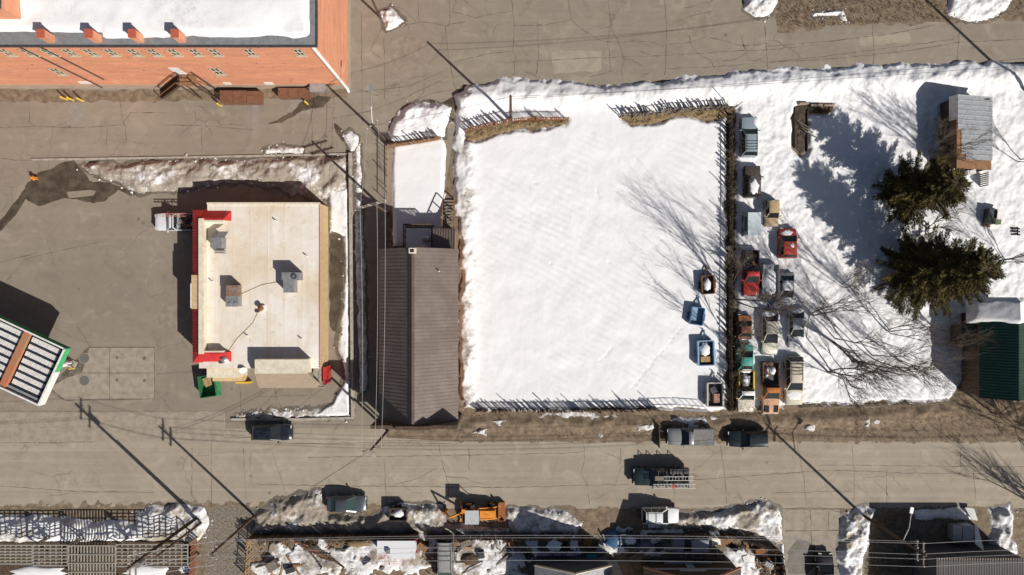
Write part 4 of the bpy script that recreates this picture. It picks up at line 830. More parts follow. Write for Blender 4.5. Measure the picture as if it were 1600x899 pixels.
def lights(t, L, w, zf, zr_, old=False):
    for s in (-1,1):
        MB().obox((L*.488,s*w*.66,zf),(.1,.34,.16),s*-.12).build('headlight', LAMP, t, world=False); MB().obox((-L*.492,s*w*.78,zr_),(.08,.2,.2)).build('tail_light', TAIL, t, world=False)
    MB().box(L*.488,L*.515,-w*.85,w*.85,.36,.54).build('bumper', STEEL if old else STEEL_D, t, world=False); MB().box(-L*.515,-L*.485,-w*.85,w*.85,.38,.56).build('bumper', STEEL if old else STEEL_D, t, world=False)
def mirrors(t, x, w, z, m):
    for s in (-1,1): MB().obox((x,s*(w+.1),z),(.12,.22,.15),s*.15).build('mirror', m, t, world=False)
def car(px, py, head, L, wd, style, P, label, cat='car', group=None, cab=None, roofm=None, bars=False, old=False, hoodm=None, snow=(), glassm=GLASS, name='parked_car', zc=.9, wheel=True):
    c = W(px,py,zc); t = thing(name, label, cat, (c.x,c.y,0), R(head), group); w = wd/2; S = BODY[style]
    MB().loft([ring(x*L, f*w, zb, zt) for x, f, zb, zt in S]).build('body', P, t, smooth=38, world=False)
    zb = {'sedan':.95,'suv':1.06,'boxy':1.03}[style]; cabin(t, L, w, CAB[cab or style], zb-.02, P, roofm, glassm, bars)
    if hoodm: MB().slab([(L*.235,-w*.86,zb+.0),(L*.46,-w*.82,zb-.1 if style != 'boxy' else zb),(L*.46,w*.82,zb-.1 if style != 'boxy' else zb),(L*.235,w*.86,zb+.0)],.04).build('hood', hoodm, t, world=False)
    if wheel: wheels(t, L, w, .31, -.30)
    lights(t, L, w, .68 if style == 'sedan' else .8, .74 if style == 'sedan' else .86, old)
    mirrors(t, CAB[cab or style][3]*L-.25, w, zb+.08, P)
    MB().obox((L*.492,0,.6),(.06,w*.9,.16)).build('grille', STEEL_D, t, world=False)
    for i, (x, y, sx, sy, z, h) in enumerate(snow): lump('snow_load', (x*L,y*w,z), sx*L*1.1, sy*w*1.1, h*.6, t, i+int(px), world=False)
    return t
def pickup(px, py, head, L, wd, P, label, group=None, cabm=None, hoodm=None, bedm=None, cover=None, crew=False, load=None, snow=(), cat='pickup truck', old=False, name='pickup_truck', zc=1.0, glassm=GLASS):
    c = W(px,py,zc); t = thing(name, label, cat, (c.x,c.y,0), R(head), group); w = wd/2; xb = (-.12 if crew else -.05)*L
    S = [(xb/L,.99,.4,1.05),(.0,1,.38,1.06),(.2,1,.38,1.06),(.38,.99,.4,1.03),(.47,.96,.44,.98),(.492,.9,.48,.9),(.5,.8,.55,.8)]
    MB().loft([ring(x*L, f*w, zb, zt) for x, f, zb, zt in S]).build('body', hoodm or P, t, smooth=38, world=False)
    cb = (xb/L+.005, xb/L+.03, .09 if crew else .06, .21, 1.74, .94, .7); cabin(t, L, w, cb, 1.04, cabm or P, cabm or P, glassm)
    B = bedm or P; bd = MB(); x0, x1 = -.495*L, xb-.05
    bd.box(x0,x1,-w*.98,-w*.84,.5,1.08); bd.box(x0,x1,w*.84,w*.98,.5,1.08); bd.box(x1-.08,x1,-w*.84,w*.84,.5,1.08); bd.build('bed', B, t, world=False)
    MB().box(x0,x1-.08,-w*.84,w*.84,.5,.62).build('bed_floor', STEEL_D, t, world=False); MB().box(x0-.06,x0,-w*.96,w*.96,.55,1.07).build('tailgate', B, t, world=False)
    if cover: MB().box(x0+.02,x1-.02,-w*.9,w*.9,1.08,1.13).build('bed_cover', cover, t, world=False)
    if load: load(t, x0, x1, w)
    wheels(t, L, w, .33, -.29, .38, .25); lights(t, L, w, .86, .9, old); mirrors(t, .16*L, w, 1.15, P); MB().obox((L*.497,0,.75),(.06,w*1.0,.24)).build('grille', STEEL_D, t, world=False)
    for i, (x, y, sx, sy, z, h) in enumerate(snow): lump('snow_load', (x*L,y*w,z), sx*L*1.1, sy*w*1.1, h*.6, t, i+int(px), world=False)
    return t
def scrap(t, x0, x1, w, seed=1, ms=None, z=.62, n=9, nm='scrap'):
    rg = random.Random(seed); ms = ms or [RUST, STEEL_D, WOOD_G, GREY]
    for i in range(n):
        a = Vector((rg.uniform(x0+.3,x1-.3), rg.uniform(-w*.6,w*.6), z+.1+rg.random()*.25)); b = a+Vector((rg.uniform(-.7,.7), rg.uniform(-.5,.5), rg.uniform(-.1,.25)))
        b.x = min(max(b.x,x0+.12),x1-.15); b.y = min(max(b.y,-w*.78),w*.78)
        MB().beam(a, b, rg.uniform(.08,.3), rg.uniform(.04,.2)).build(nm, ms[i % len(ms)], t, world=False)
JG = 'old vehicles stored in the snowy yard'; SG = 'vehicles parked along the south street'
P_ = paint
car(1171,214,90,4.3,1.85,'boxy',P_('faded_blue', (.27,.34,.37),.12,.5),'faded blue grey wagon with roof rack and drifted hood','car',JG,'wagon',bars='rack',old=True,snow=[(.36,-.75,.14,.4,.85,.35)])
car(1176,284,90,3.5,1.8,'boxy',P_('dark_brown', (.045,.036,.03),.3,.6),'dark brown wagon with snow on its roof between the blue wagon and pale camper','car',JG,'wagon',roofm=P_('dark_roof', (.07,.06,.06),.35,.6),old=True,snow=[(-.2,.1,.2,.5,1.68,.22)])
car(1206,333,-90,2.9,1.5,'boxy',P_('tan_jeep', (.42,.31,.19),.3,.6),'small tan topped off-roader beside the pale camper','car',JG,'suv',roofm=mat('tan_canvas', (.5,.36,.21), (.4,.27,.15), 5, .9),old=True)
car(1231,380,90,3.3,2.0,'suv',P_('worn_red', (.42,.035,.025),.45,.5),'worn red compact car with patchy roof under the bare trees','car',JG,'hatch',old=True,snow=[(.3,.1,.12,.6,1.0,.15),(-.1,-.2,.07,.2,1.66,.12)],glassm=GLASS)
pickup(1174,427,-90,5.0,1.8,P_('red_truck', (.5,.03,.025),.25,.45),'red cab pickup with black bed full of scrap','old vehicles stored in the snowy yard',bedm=P_('black_bed', (.02,.02,.022),.2,.6),old=True,load=lambda t,x0,x1,w: scrap(t,x0,x1,w,4,[STEEL_D,STEEL_D,RUST,GREEN]))
car(1229,452,-90,3.7,1.75,'sedan',P_('grey_wreck', (.3,.32,.33),.3,.5),'grey sedan with snow on roof and hood beside the silver boat','car',JG,old=True,snow=[(-.1,0,.15,.62,1.46,.18),(.36,0,.1,.75,.88,.16)])
car(1204,519,-90,5.0,1.85,'sedan',P_('cream_wreck', (.58,.55,.44),.15,.5),'cream sedan with drifted snow on its trunk below the silver boat','car',JG,old=True,snow=[(-.37,-.25,.13,.75,.85,.45)])
car(1245,512,-90,4.4,1.75,'sedan',P_('pale_wreck', (.48,.5,.5),.2,.5),'pale sedan with leaning pipes beside the cream sedan','car',JG,old=True,snow=[(.33,.1,.14,.8,.88,.25),(-.38,0,.1,.8,.9,.3)])
car(1164,511,90,2.7,1.6,'sedan',P_('rust_hulk', (.12,.055,.045),.6,.7),'rusty brown car hulk in the weeds beside fence','car',JG,old=True,wheel=True,hoodm=RUST)
car(1165,560,90,3.2,1.8,'sedan',P_('teal_wreck', (.05,.3,.25),.25,.5),'teal green old car in front of the yellow flatbed truck','car',JG,old=True,snow=[(-.4,-.1,.1,.7,.9,.2)])
def drums(t, x0, x1, w):
    for s in (-1,1): MB().box(x0+.05,x1-.1,s*w*.84-.06,s*w*.84+.06,1.08,1.16).build('bed_rail', YELLOW, t, world=False)
    MB().tube((x0+.5,.15,.9),(x1-.5,.0,.95),.33,n=14).build('tank', GREY, t, world=False); lump('snow_load',(x0+1.1,-.1,.9),.8,.45,.4,t,3,world=False)
pickup(1166,612,-90,4.5,1.9,P_('yellow_truck', (.5,.36,.06),.35,.5),'yellow bed truck with white cab roof and tank in the bed',JG,cabm=WHITE,hoodm=P_('white_rusty', (.6,.58,.5),.5,.6),bedm=P_('yellow_bed', (.5,.35,.05),.3,.6),old=True,load=drums)
def orangebed(t, x0, x1, w):
    scrap(t,x0,x1,w,9,[STEEL_D,STEEL_D,RUST],n=7); lump('snow_load',(x0+.9,.25,.6),.5,.35,.45,t,5,world=False); lump('snow_load',(x0+1.1,-.4,.6),.6,.22,.4,t,8,world=False)
tt = pickup(1205,607,-90,5.7,1.95,P_('orange_rust', (.5,.19,.05),.55,.6),'rusty orange cab truck with dark open bed',JG,hoodm=P_('orange_nose', (.55,.32,.2),.4,.6),bedm=P_('dark_bed', (.05,.035,.03),.6,.7),old=True,load=orangebed,cabm=mat('orange_roof', (.5,.18,.045), (.36,.11,.03), 3, .75))
for s in (-1,1): MB().box(5.7*.33,5.7*.46,s*.5-.24,s*.5+.24,1.06,1.1).build('hood_vent', BLACK, tt, world=False)
tt = car(1241,595,-90,5.3,1.95,'boxy',P_('cream_wagon', (.52,.47,.37),.2,.5),'cream long wagon with roof bars and junk on its nose','car',JG,'wagon',bars='rack',old=True,snow=[(.3,0,.1,.75,1.02,.12)])
# pale camper
c = W(1176,350,1.2); t = thing('camper_trailer', 'pale blue box camper shell with snow on it', 'camper', (c.x,c.y,0), R(90), JG)
PB = P_('pale_blue', (.42,.5,.54),.15,.6)
MB().tbox(-1.35,1.35,-.85,.85,.35,1.75,.12).build('body', PB, t, world=False); MB().box(-1.2,1.2,-.7,.7,1.75,1.8).build('roof', mat('pale_roof', (.58,.65,.68), (.5,.57,.6)), t, world=False)
for s in (-1,1): MB().box(-.8,.8,s*.79-.02,s*.79+.02,1.0,1.5).build('window', GLASS, t, world=False)
MB().box(1.24,1.3,-.4,.4,1.0,1.5).build('window', GLASS, t, world=False); wheels(t,2.7,.86,.25,-.25,.3); lump('snow_load',(-1.2,.1,1.0),.5,.7,.55,t,4,world=False)
# silver boat
c = W(1203,446,.8); t = thing('boat', 'open silver boat full of snow on a trailer', 'boat', (c.x,c.y,0), R(-90), JG)
def hull(f, z0, z1, L=4.5, w=.95):
    out = []
    for k in range(13):
        s = k/12; x = -L/2+L*s; ww = w*f*(min(1,((1-s)*3.2))**.55 if s > .68 else 1)*(.9+.1*min(1,s*4)); ww = max(ww,.05)
        out.append((x, ww, z0+.25*max(0,s-.7)*2, z1+.12*max(0,s-.6)))
    return out
h = hull(1,.5,1.15); MB().loft([[Vector((x,-w*.55,z0)),Vector((x,-w*.9,z0+.2)),Vector((x,-w,z1)),Vector((x,-w*.9,z1)),Vector((x,-w*.82,z0+.28)),Vector((x,w*.82,z0+.28)),Vector((x,w*.9,z1)),Vector((x,w,z1)),Vector((x,w*.9,z0+.2)),Vector((x,w*.55,z0))] for x,w,z0,z1 in h]).build('hull', STEEL, t, smooth=35, world=False)
gw = MB()
for s in (-1,1): gw.path([(x,s*w,z1+.01) for x,w,z0,z1 in h],.04,6)
gw.build('gunwale', mat('gunwale', (.5,.5,.45)), t, world=False); MB().box(-2.28,-2.2,-.85,.85,.5,1.15).build('transom', STEEL, t, world=False)
lump('snow_load',(-.35,0,.75),1.75,.72,.35,t,2,world=False); MB().beam((-2.2,0,.42),(3.0,0,.42),.1,.1).build('trailer_beam', STEEL_D, t, world=False); wheels(t,4.5,1.0,.0,-.18,.28,.18)
MB().box(1.1,1.35,-.7,.7,.9,.95).build('seat', WOOD_G, t, world=False)
# small utility trailers by the fence
def trailer(px, py, head, L, wd, m, label, inner=STEEL_D, snow=True, h=.55, extra=None, group='small trailers by the fence', name='utility_trailer', z=.5):
    c = W(px,py,.9); t = thing(name, label, 'trailer', (c.x,c.y,0), R(head), group); w = wd/2
    MB().box(-L/2,L/2,-w,w,z-.04,z+.04).build('floor', inner, t, world=False)
    for s in (-1,1): MB().box(-L/2,L/2,s*w-.07,s*w+.07,z,z+h).build('side_wall', m, t, world=False)
    for x in (-L/2,L/2): MB().box(x-.05,x+.05,-w+.07,w-.07,z,z+h-.02).build('end_wall', m, t, world=False)
    tg = MB()
    for s in (-1,1): tg.beam((L/2,s*w*.7,z-.02),(L/2+1.0,0,z-.02),.09,.1)
    tg.beam((L/2+.9,0,z-.02),(L/2+1.25,0,z-.02),.1,.1); tg.build('tongue', m if m is not WHITE else STEEL_D, t, world=False); MB().tube((L/2+1.1,0,0),(L/2+1.1,0,z+.3),.04,n=6).build('jack', STEEL_D, t, world=False)
    for s in (-1,1):
        y = s*(w+.16); tr = MB().tube((-.05,y-.1,.32),(-.05,y+.1,.32),.32,n=16).build('tyre', BLACK, t, world=False); MB().tube((-.05,y-.11,.32),(-.05,y+.11,.32),.18,n=10).build('rim', STEEL, tr, world=False)
        MB().box(-.45,.35,y-.12,y+.12,.66,.7).build('fender', m, t, world=False)
    if snow: lump('snow_load',(0,0,z),L*.36,w*.72,h*.75,t,int(px),world=False)
    if extra: extra(t, L, w, z, h)
    return t
BLUET = P_('trailer_blue', (.06,.14,.26),.15,.5); BLUEL = P_('trailer_pale_blue', (.25,.4,.55),.2,.5)
trailer(1106,445,93,2.0,1.35,P_('trailer_dark', (.09,.055,.04),.6,.7),'rusty dark utility trailer loaded with snow, above two blue ones')
trailer(1089,494,82,1.9,1.4,BLUET,'small dark blue trailer with iced floor and pointed tongue',inner=BLUEL,snow=False)
trailer(1103,552,92,2.7,1.75,BLUEL,'pale blue truck bed trailer with snow and a brown board',h=.6,snow=False,extra=lambda t,L,w,z,h: [lump('snow_load',(.35,0,z),.75,.6,.45,t,6,world=False), MB().box(-1.0,-.4,-.55,.55,z+.2,z+.26).build('board', WOOD_T, t, world=False)])
trailer(1117,617,90,2.6,1.7,P_('trailer_white', (.55,.52,.48),.3,.6),'white railed trailer carrying a brown cushion beside gate',h=.65,snow=False,extra=lambda t,L,w,z,h: [MB().tbox(-.95,.15,-.6,.15,z+.05,z+.4,.06).build('cushion', mat('cushion', (.4,.22,.17)), t, world=False), MB().obox((.5,.1,z+.2),(.7,.7,.3),.5).build('dark_bag', STEEL_D, t, world=False)]+[MB().beam((-1.2+i*.6,-.83,z+h),(-1.2+i*.6,-.83,z+h+.35),.05,.05).build('stake', STEEL, t, world=False) for i in range(5)])
# street vehicles
car(424,676,0,4.4,1.8,'suv',P_('navy', (.012,.018,.03),0,.25,.3),'dark navy crossover parked at the station kerb','car',SG,'hatch')
car(541,788,0,4.3,1.8,'sedan',P_('slate', (.10,.12,.135),0,.3,.5),'slate grey sedan parked against the dirty snow bank','car',SG,glassm=GLASS_G)
car(1169,686,180,4.4,1.85,'suv',P_('black_teal', (.012,.022,.027),0,.25,.3),'black crossover parked behind the plough truck','car',SG,'suv')
car(1032,806,0,4.1,1.75,'suv',P_('white_suv', (.74,.75,.76),0,.3,0),'white sport utility with roof bars and dark sunroof','car',SG,'suv',bars=True)
car(696,875,-90,4.7,1.85,'suv',P_('silver_van', (.34,.35,.34),0,.35,.5),'silver minivan with ribbed grey roof parked in the yard','van','vehicles in the back yards','van',roofm=mat('rib_roof', (.3,.3,.29)),bars='rack',glassm=GLASS_G)
car(1290,896,90,4.4,1.8,'sedan',P_('black_car', (.01,.01,.012),0,.3,.2),'black car parked on the concrete driveway','car','vehicles in the back yards',zc=.8)
def plough(t):
    MB().loft([[Vector((3.3+.12*math.sin(k),s*1.25,.1+.22*k)) for k in range(4)]+[Vector((3.36+.12*math.sin(k),s*1.25,.1+.22*k)) for k in range(3,-1,-1)] for s in (-1,1)]).build('plough_blade', P_('plough', (.05,.05,.05),.4,.6), t, world=False)
    for s in (-1,1): MB().beam((2.55,s*.4,.5),(3.3,s*.6,.45),.1,.1).build('plough_arm', STEEL_D, t, world=False); MB().beam((3.32,s*1.2,.6),(3.3,s*1.22,1.5),.03,.03).build('marker_rod', YELLOW, t, world=False)
tt = pickup(1079,683,180,5.1,1.9,P_('grey_truck', (.2,.205,.21),0,.45,.3),'grey pickup with snow plough on its nose and covered bed',SG,cover=mat('tonneau', (.22,.21,.2)),bedm=P_('grey_bed', (.1,.1,.1),0,.5)); plough(tt)
def ladder(t, x0, x1, y, z, m, wd=.4):
    l = MB()
    for s in (-1,1): l.beam((x0,y+s*wd/2,z),(x1,y+s*wd/2,z),.05,.09)
    o = l.build('ladder_rail', m, t, world=False); n = int(abs(x1-x0)/.33)
    for i in range(n): x = x0+(x1-x0)*(i+.5)/n; MB().tube((x,y-wd/2,z),(x,y+wd/2,z),.025,n=6).build('rung', m, o, world=False)
ALU = mat('aluminium', (.62,.6,.57), (.52,.5,.47), 4, .45, .4)
tt = pickup(1035,748,180,6.1,2.0,P_('teal_truck', (.014,.03,.036),0,.25,.3),'dark teal work truck driving with two ladders on its rack',SG,crew=True,bedm=P_('black_box', (.02,.02,.022),0,.4),load=lambda t,x0,x1,w: [MB().box(x0+.1,x1-.05,-w*.95,-w*.45,1.08,1.5).build('tool_box', STEEL_D, t, world=False), MB().box(x0+.1,x1-.05,w*.45,w*.95,1.08,1.5).build('tool_box', STEEL_D, t, world=False)]+[scrap(t,x0,x1,w*.8,2,[STEEL_D,GREY,WHITE],.7,8,'tool')],zc=1.6)
rk = MB()
for x in (-2.8,-1.6,-.4,.5):
    rk.beam((x,-.98,1.95),(x,.98,1.95),.06,.06)
    for s in (-1,1): rk.beam((x,s*.95,1.0),(x,s*.95,1.95),.06,.06)
rk.build('ladder_rack', STEEL_D, tt, world=False); ladder(tt,-3.5,1.1,.72,2.03,ALU); ladder(tt,-3.3,-.1,-.12,2.03,ALU,.42); MB().box(-.1,.9,-.36,.12,1.98,2.05).build('rack_board', WOOD_G, tt, world=False); MB().box(-1.25,-1.0,.5,.94,2.08,2.1).build('red_flag', RED, tt, world=False)
# white work truck at the store
tt = pickup(274,347,180,4.6,1.95,P_('white_truck', (.72,.73,.74),0,.3,0),'white work pickup with rack backed up to the red mansard','vehicles at the station',bedm=P_('white_bed', (.42,.44,.47),0,.4),load=lambda t,x0,x1,w: scrap(t,x0,x1,w,6,[STEEL_D,RUST,GREY],.66,10,'tool'))
rk = MB()
for x in (-2.1,-1.0,-.1):
    rk.tube((x,-.92,1.92),(x,.92,1.92),.035,n=6)
    for s in (-1,1): rk.tube((x,s*.9,1.0),(x,s*.9,1.92),.035,n=6)
rk.build('ladder_rack', STEEL_D, tt, world=False); ladder(tt,-2.2,1.0,-.68,1.99,mat('fibreglass', (.5,.2,.15)),.3)
# dark open trailer and backhoe against the south fence
trailer(622,804,0,1.9,1.35,P_('black_trailer', (.02,.018,.016),.3,.6),'black open trailer holding dirty snow beside slate sedan',h=.6,group='machines along the south bank')
c = W(742,803,1.2); t = thing('backhoe', 'orange backhoe loader with pale cab roof beside the bank', 'excavator', (c.x,c.y,0), 0, 'machines along the south bank')
MB().tbox(.5,2.3,-.45,.45,.8,1.5,.06).build('hood', ORANGE, t, world=False); MB().box(-1.5,2.2,-.35,.35,.5,.85).build('frame', ORANGE, t, world=False); MB().box(-1.0,.5,-.75,.75,2.35,2.45).build('cab_roof', mat('cab_roof', (.48,.5,.52), (.42,.44,.46)), t, world=False)
for x in (-.95,.42):
    for s in (-1,1): MB().beam((x,s*.68,.8),(x,s*.68,2.36),.07,.07).build('cab_post', ORANGE, t, world=False)
MB().box(-.5,.0,-.3,.3,1.0,1.5).build('seat', BLACK, t, world=False)
for x, r in ((-.7,.7),(1.8,.45)):
    for s in (-1,1):
        tr = MB().tube((x,s*.75-.18,r),(x,s*.75+.18,r),r,n=20).build('tyre', BLACK, t, world=False); MB().tube((x,s*.75-.19,r),(x,s*.75+.19,r),r*.5,n=12).build('rim', ORANGE, tr, world=False)
for s in (-1,1): MB().path([(.5,s*.62,1.3),(1.9,s*.62,1.1),(2.75,s*.62,.45)],.08,6).build('loader_arm', ORANGE, t, world=False)
b_ = MB(); b_.slab([(2.7,-1,.12),(3.3,-1,.08),(3.3,1,.08),(2.7,1,.12)],.05); b_.slab([(2.72,-1,.1),(2.72,1,.1),(2.6,1,.95),(2.6,-1,.95)],.05); b_.box(2.7,3.2,-1.03,-.98,.1,.6); b_.box(2.7,3.2,.98,1.03,.1,.6); b_.build('bucket', RUST, t, world=False)
MB().path([(-1.5,0,.8),(-2.6,.0,2.4)],.13,6).build('boom', ORANGE, t, world=False); MB().path([(-2.6,0,2.4),(-3.3,.05,.9)],.1,6).build('dipper', ORANGE, t, world=False); MB().tbox(-3.6,-3.0,-.3,.3,.3,.9,.08).build('backhoe_bucket', RUST, t, world=False)
for s in (-1,1): MB().beam((-1.5,s*.5,.7),(-1.7,s*1.2,.1),.14,.14).build('stabiliser', ORANGE, t, world=False)
# ---------------------------------------------------------------- fences
def picket_mesh(w, h, t, m):
    mb = MB(); mb.box(-w/2,w/2,-t/2,t/2,0,h); me = bpy.data.meshes.new('picket'); me.from_pydata(mb.v, [], mb.f); me.materials.append(m); return me
def fence(pts, h, sp, w, label, m=WOOD_G, skip=.04, posts=2.9, post_h=.5, seed=1, lean=.05, rail=True, name='picket_fence', z0=.1, group='fences round the snowy lots', tall=0):
    rg = random.Random(seed); P = [W(*p) for p in pts]; t = thing(name, label, 'fence', (P[0].x,P[0].y,0), group=group)
    meshes = [picket_mesh(w, h*k, .03, m) for k in (1,.93,1.06)]; acc = 0; rl = MB()
    for a, b in zip(P[:-1], P[1:]):
        d = b-a; L = d.length; ang = math.atan2(d.y,d.x); n = max(1,int(L/sp))
        for i in range(n):
            if rg.random() < skip: continue
            p = a.lerp(b,(i+.5)/n); o = bpy.data.objects.new('picket', rg.choice(meshes)); COL.objects.link(o); o.parent = t
            o.location = (p.x-P[0].x,p.y-P[0].y,z0-.12); o.rotation_euler = (rg.gauss(0,lean),rg.gauss(0,lean),ang+rg.gauss(0,.05))
        k = max(1,int(L/posts))
        for i in range(k+1):
            p = a.lerp(b,i/k); ph = h+post_h*rg.uniform(.6,1.2)+(tall if rg.random() < .2 else 0); q = p+Vector((rg.gauss(0,.06),rg.gauss(0,.06),0))
            MB().tube((p.x,p.y,-.1),(q.x,q.y,ph),.05,.04,n=6).build('post', WOOD_G, t)
        if rail:
            for zz in (.3*h,.8*h): rl.beam((a.x,a.y,z0+zz),(b.x,b.y,z0+zz),.05,.07)
    if rail: rl.build('rail', m, t)
    return t
fence([(727,207),(775,197),(800,191)],1.85,.17,.13,'rickety reddish picket fence on grassy ledge left of the tall pole',mat('red_wood', (.22,.1,.06), (.3,.16,.1), 6, .9),seed=2,lean=.07,skip=.12)
fence([(801,191),(840,189),(888,189)],1.6,.24,.1,'thin slat fence on grassy ledge right of the tall pole',RUST,seed=3,skip=.1,lean=.04)
fence([(969,185),(1010,182),(1050,177),(1090,174),(1144,172)],1.75,.17,.15,'grey board fence on the long grassy ledge',WOOD_G,seed=4,skip=.14,lean=.09,tall=1.2)
fence([(1138,178),(1139,300),(1138,430),(1137,540),(1139,642)],1.6,.2,.15,'long dark picket fence between snow lot and old vehicles',WOOD_D,seed=5,skip=.1,lean=.09,tall=.6)
fence([(745,640),(860,640),(985,639),(1025,638)],1.5,.15,.14,'dense dark picket fence along the dirt verge',WOOD_D,seed=6,skip=.03,lean=.06,post_h=.9)
fence([(609,232),(650,226),(690,219)],1.8,.15,.12,'short brown picket fence above the small snowy yard',WOOD,seed=7,skip=.08,lean=.05)
fence([(609,233),(609,275),(609,318)],1.7,.6,.08,'sparse post fence between alley and small snowy yard',WOOD_T,seed=8,skip=.2,post_h=.3)
fence([(1250,636),(1340,634),(1420,632),(1484,628)],.6,.2,.06,'low wire fence half buried under the bare trees',WOOD_G,seed=9,skip=.25,post_h=.2,lean=.12)
fence([(396,834),(520,833),(655,832)],1.9,.2,.19,'dark plank fence beside the red shed',WOOD_D,seed=10,skip=0,lean=.01,post_h=.1,group='fences of the south yards')
fence([(668,834),(800,836),(905,836)],1.7,.2,.19,'dark plank fence behind the backhoe',WOOD_D,seed=11,skip=.02,lean=.02,post_h=.1,group='fences of the south yards')
fence([(396,836),(394,868),(391,905)],1.9,.3,.16,'tan post fence beside the gravel drive',WOOD_T,seed=12,skip=.1,lean=.02,post_h=.1,group='fences of the south yards')
fence([(1010,832),(1100,832),(1150,836),(1215,858),(1222,905)],1.6,.2,.19,'weathered plank fence curving to the concrete driveway',WOOD_D,seed=13,skip=.03,lean=.03,post_h=.1,group='fences of the south yards')
fence([(309,840),(306,870),(304,905)],1.6,.2,.19,'rusty red plank fence beside the slatted pergola',mat('red_plank', (.25,.11,.07), (.18,.08,.05), 5, .9),seed=14,skip=0,lean=.02,post_h=.1,group='fences of the south yards')
# tube gates by the white railed trailer
def gate(px0, py0, px1, py1, h, label, lean):
    a = W(px0,py0); b = W(px1,py1); t = thing('yard_gate', label, 'gate', (a.x,a.y,0), group='tube gates at the end of the fence'); f = MB(); L = Vector((lean[0],lean[1],0))
    up = lambda p, z: Vector((p.x,p.y,z))+L*(z/h)
    for z in (.15,h*.5,h): MB().tube(up(a,z),up(b,z),.04,n=6).build('bar', STEEL, t)
    for k in (0,.25,.5,.75,1): p = a.lerp(b,k); MB().tube(up(p,.0),up(p,h),.035,n=6).build('upright', STEEL, t)
gate(1026,638,1062,638,1.5,'tube yard gate beside the dense picket fence',(0,.12)); gate(1066,639,1104,641,1.6,'tube yard gate beside the white railed trailer',(.05,.1))

# ---------------------------------------------------------------- utility poles and wires
POLES = {}
def pole(key, px, py, h, label, arms=(), r=.16, group='utility poles', axis=0, m=None, lamp=None, transformer=False):
    c = W(px,py); t = thing('utility_pole', label, 'utility pole', (c.x,c.y,0), group=group)
    MB().tube((c.x,c.y,-.3),(c.x,c.y,h),r,r*.7,n=12).build('pole', m or WOOD_D, t); d = Vector((math.cos(axis),math.sin(axis),0)); pts = []
    for z, l in arms:
        MB().beam(Vector((c.x,c.y,z))-d*l/2+Vector((0,0,0)), Vector((c.x,c.y,z))+d*l/2, .11, .13).build('crossarm', WOOD_G, t)
        for k in (-.46,-.16,.16,.46):
            p = Vector((c.x,c.y,z))+d*l*k; MB().tube(p+Vector((0,0,.05)),p+Vector((0,0,.22)),.05,.035,n=8).build('insulator', WHITE, t); pts.append(p+Vector((0,0,.2)))
        MB().beam(Vector((c.x,c.y,z-.6)),Vector((c.x,c.y,z))+d*l*.3,.04,.04).build('brace', STEEL_D, t)
    if transformer:
        MB().tube((c.x+.38,c.y-.1,h-2.2),(c.x+.38,c.y-.1,h-1.2),.25,n=14).build('transformer', GREY, t)
    if lamp:
        e = W(*lamp); s = Vector((c.x,c.y,e.z-.5)); mid = s.lerp(e,.5)+Vector((0,0,.35)); MB().path([s,mid,e],.05,8).build('lamp_arm', STEEL, t)
        dd = (e-s).normalized(); MB().obox(e+Vector((dd.x*.15,dd.y*.15,-.03)),(.62,.32,.16),math.atan2(dd.y,dd.x)).build('lamp_head', STEEL, t)
    POLES[key] = pts; return t
EW, NS = 0, math.pi/2
pole('P1',308,809,14,'tallest wooden pole standing in the dirty bank beside the pergola',[(13.4,2.4),(12.4,2.4)],.19,axis=NS,transformer=True)
pole('P1b',317,815,10,'shorter stub pole right beside the tallest pole',[],.15)
pole('P2',398,806,11,'wooden pole at the corner of the plank fence and gravel drive',[(10.6,2.4),(9.7,2.0)],.17,axis=NS)
pole('P5',1348,805,11.6,'wooden pole in the snow bank carrying a street lamp',[(11.2,2.4),(10.2,2.0)],.17,axis=NS,lamp=(1424,800,8.3))
pole('P4',798,188,9.6,'bare brown pole rising from the grassy ledge',[],.17)
pole('P3',1599,143,13,'wooden pole in the snow beside the north street',[(12.5,2.4)],.18,axis=NS)
pole('P6',607,333,8.8,'orange brown pole with long crossarms in the alley',[(8.5,2.8),(7.7,2.6)],.17,axis=R(15))
pole('P8',604,221,8.0,'brown pole at the picket corner carrying a street lamp',[(7.7,1.4)],.16,axis=R(40),lamp=(580,140,8.2))
pole('P7',606,673,9.0,'wooden pole at the foot of the alley beside the brown house',[(8.7,2.2)],.16,axis=R(15))
pole('P9',595,28,8.5,'wooden pole beside the small snow heap on the north street',[],.14); 
WIRE = mat('wire', (.5,.5,.5), (.42,.42,.42), 3, .5, .3); WIRE_D = mat('dark_wire', (.06,.06,.06))
def wire(a, b, sag, label, r=.017, m=WIRE, group='overhead wires'):
    pts = []; n = 16
    for i in range(n+1):
        t = i/n; p = a.lerp(b,t); p.z -= sag*4*t*(1-t); pts.append(p)
    tag(MB().path(pts,r,5).build('overhead_wire', m), label, 'wire', group)
far = lambda px,py,z: W(px,py,z)
for i in (0,1,3,5,7):
    a = POLES['P2'][i]; b = POLES['P5'][i]; wire(a,b,1.3+.2*(i%3),'pale overhead wire along the south street between the fence corner pole and lamp pole')
    if i in (0,1,2,3,5): wire(b, Vector((b.x+36,b.y+.6,b.z+.1)),.9,'pale overhead wire running east from the snow bank lamp pole')
    if i in (0,2,3,5): wire(a, POLES['P1'][i],.25,'pale overhead wire from the fence corner pole to the tallest pole',.018)
for i in (0,3,5): wire(POLES['P1'][i], POLES['P1'][i]+Vector((-40,0,0)),.8,'pale overhead wire running west from the tallest pole',.018)
for i in (0,2,3): wire(POLES['P6'][i], POLES['P7'][i],.8,'pale overhead wire down the alley beside the brown house',.018)
for i in (0,3): wire(POLES['P6'][i], POLES['P8'][i],.4,'pale overhead wire between the two upper alley poles',.018)
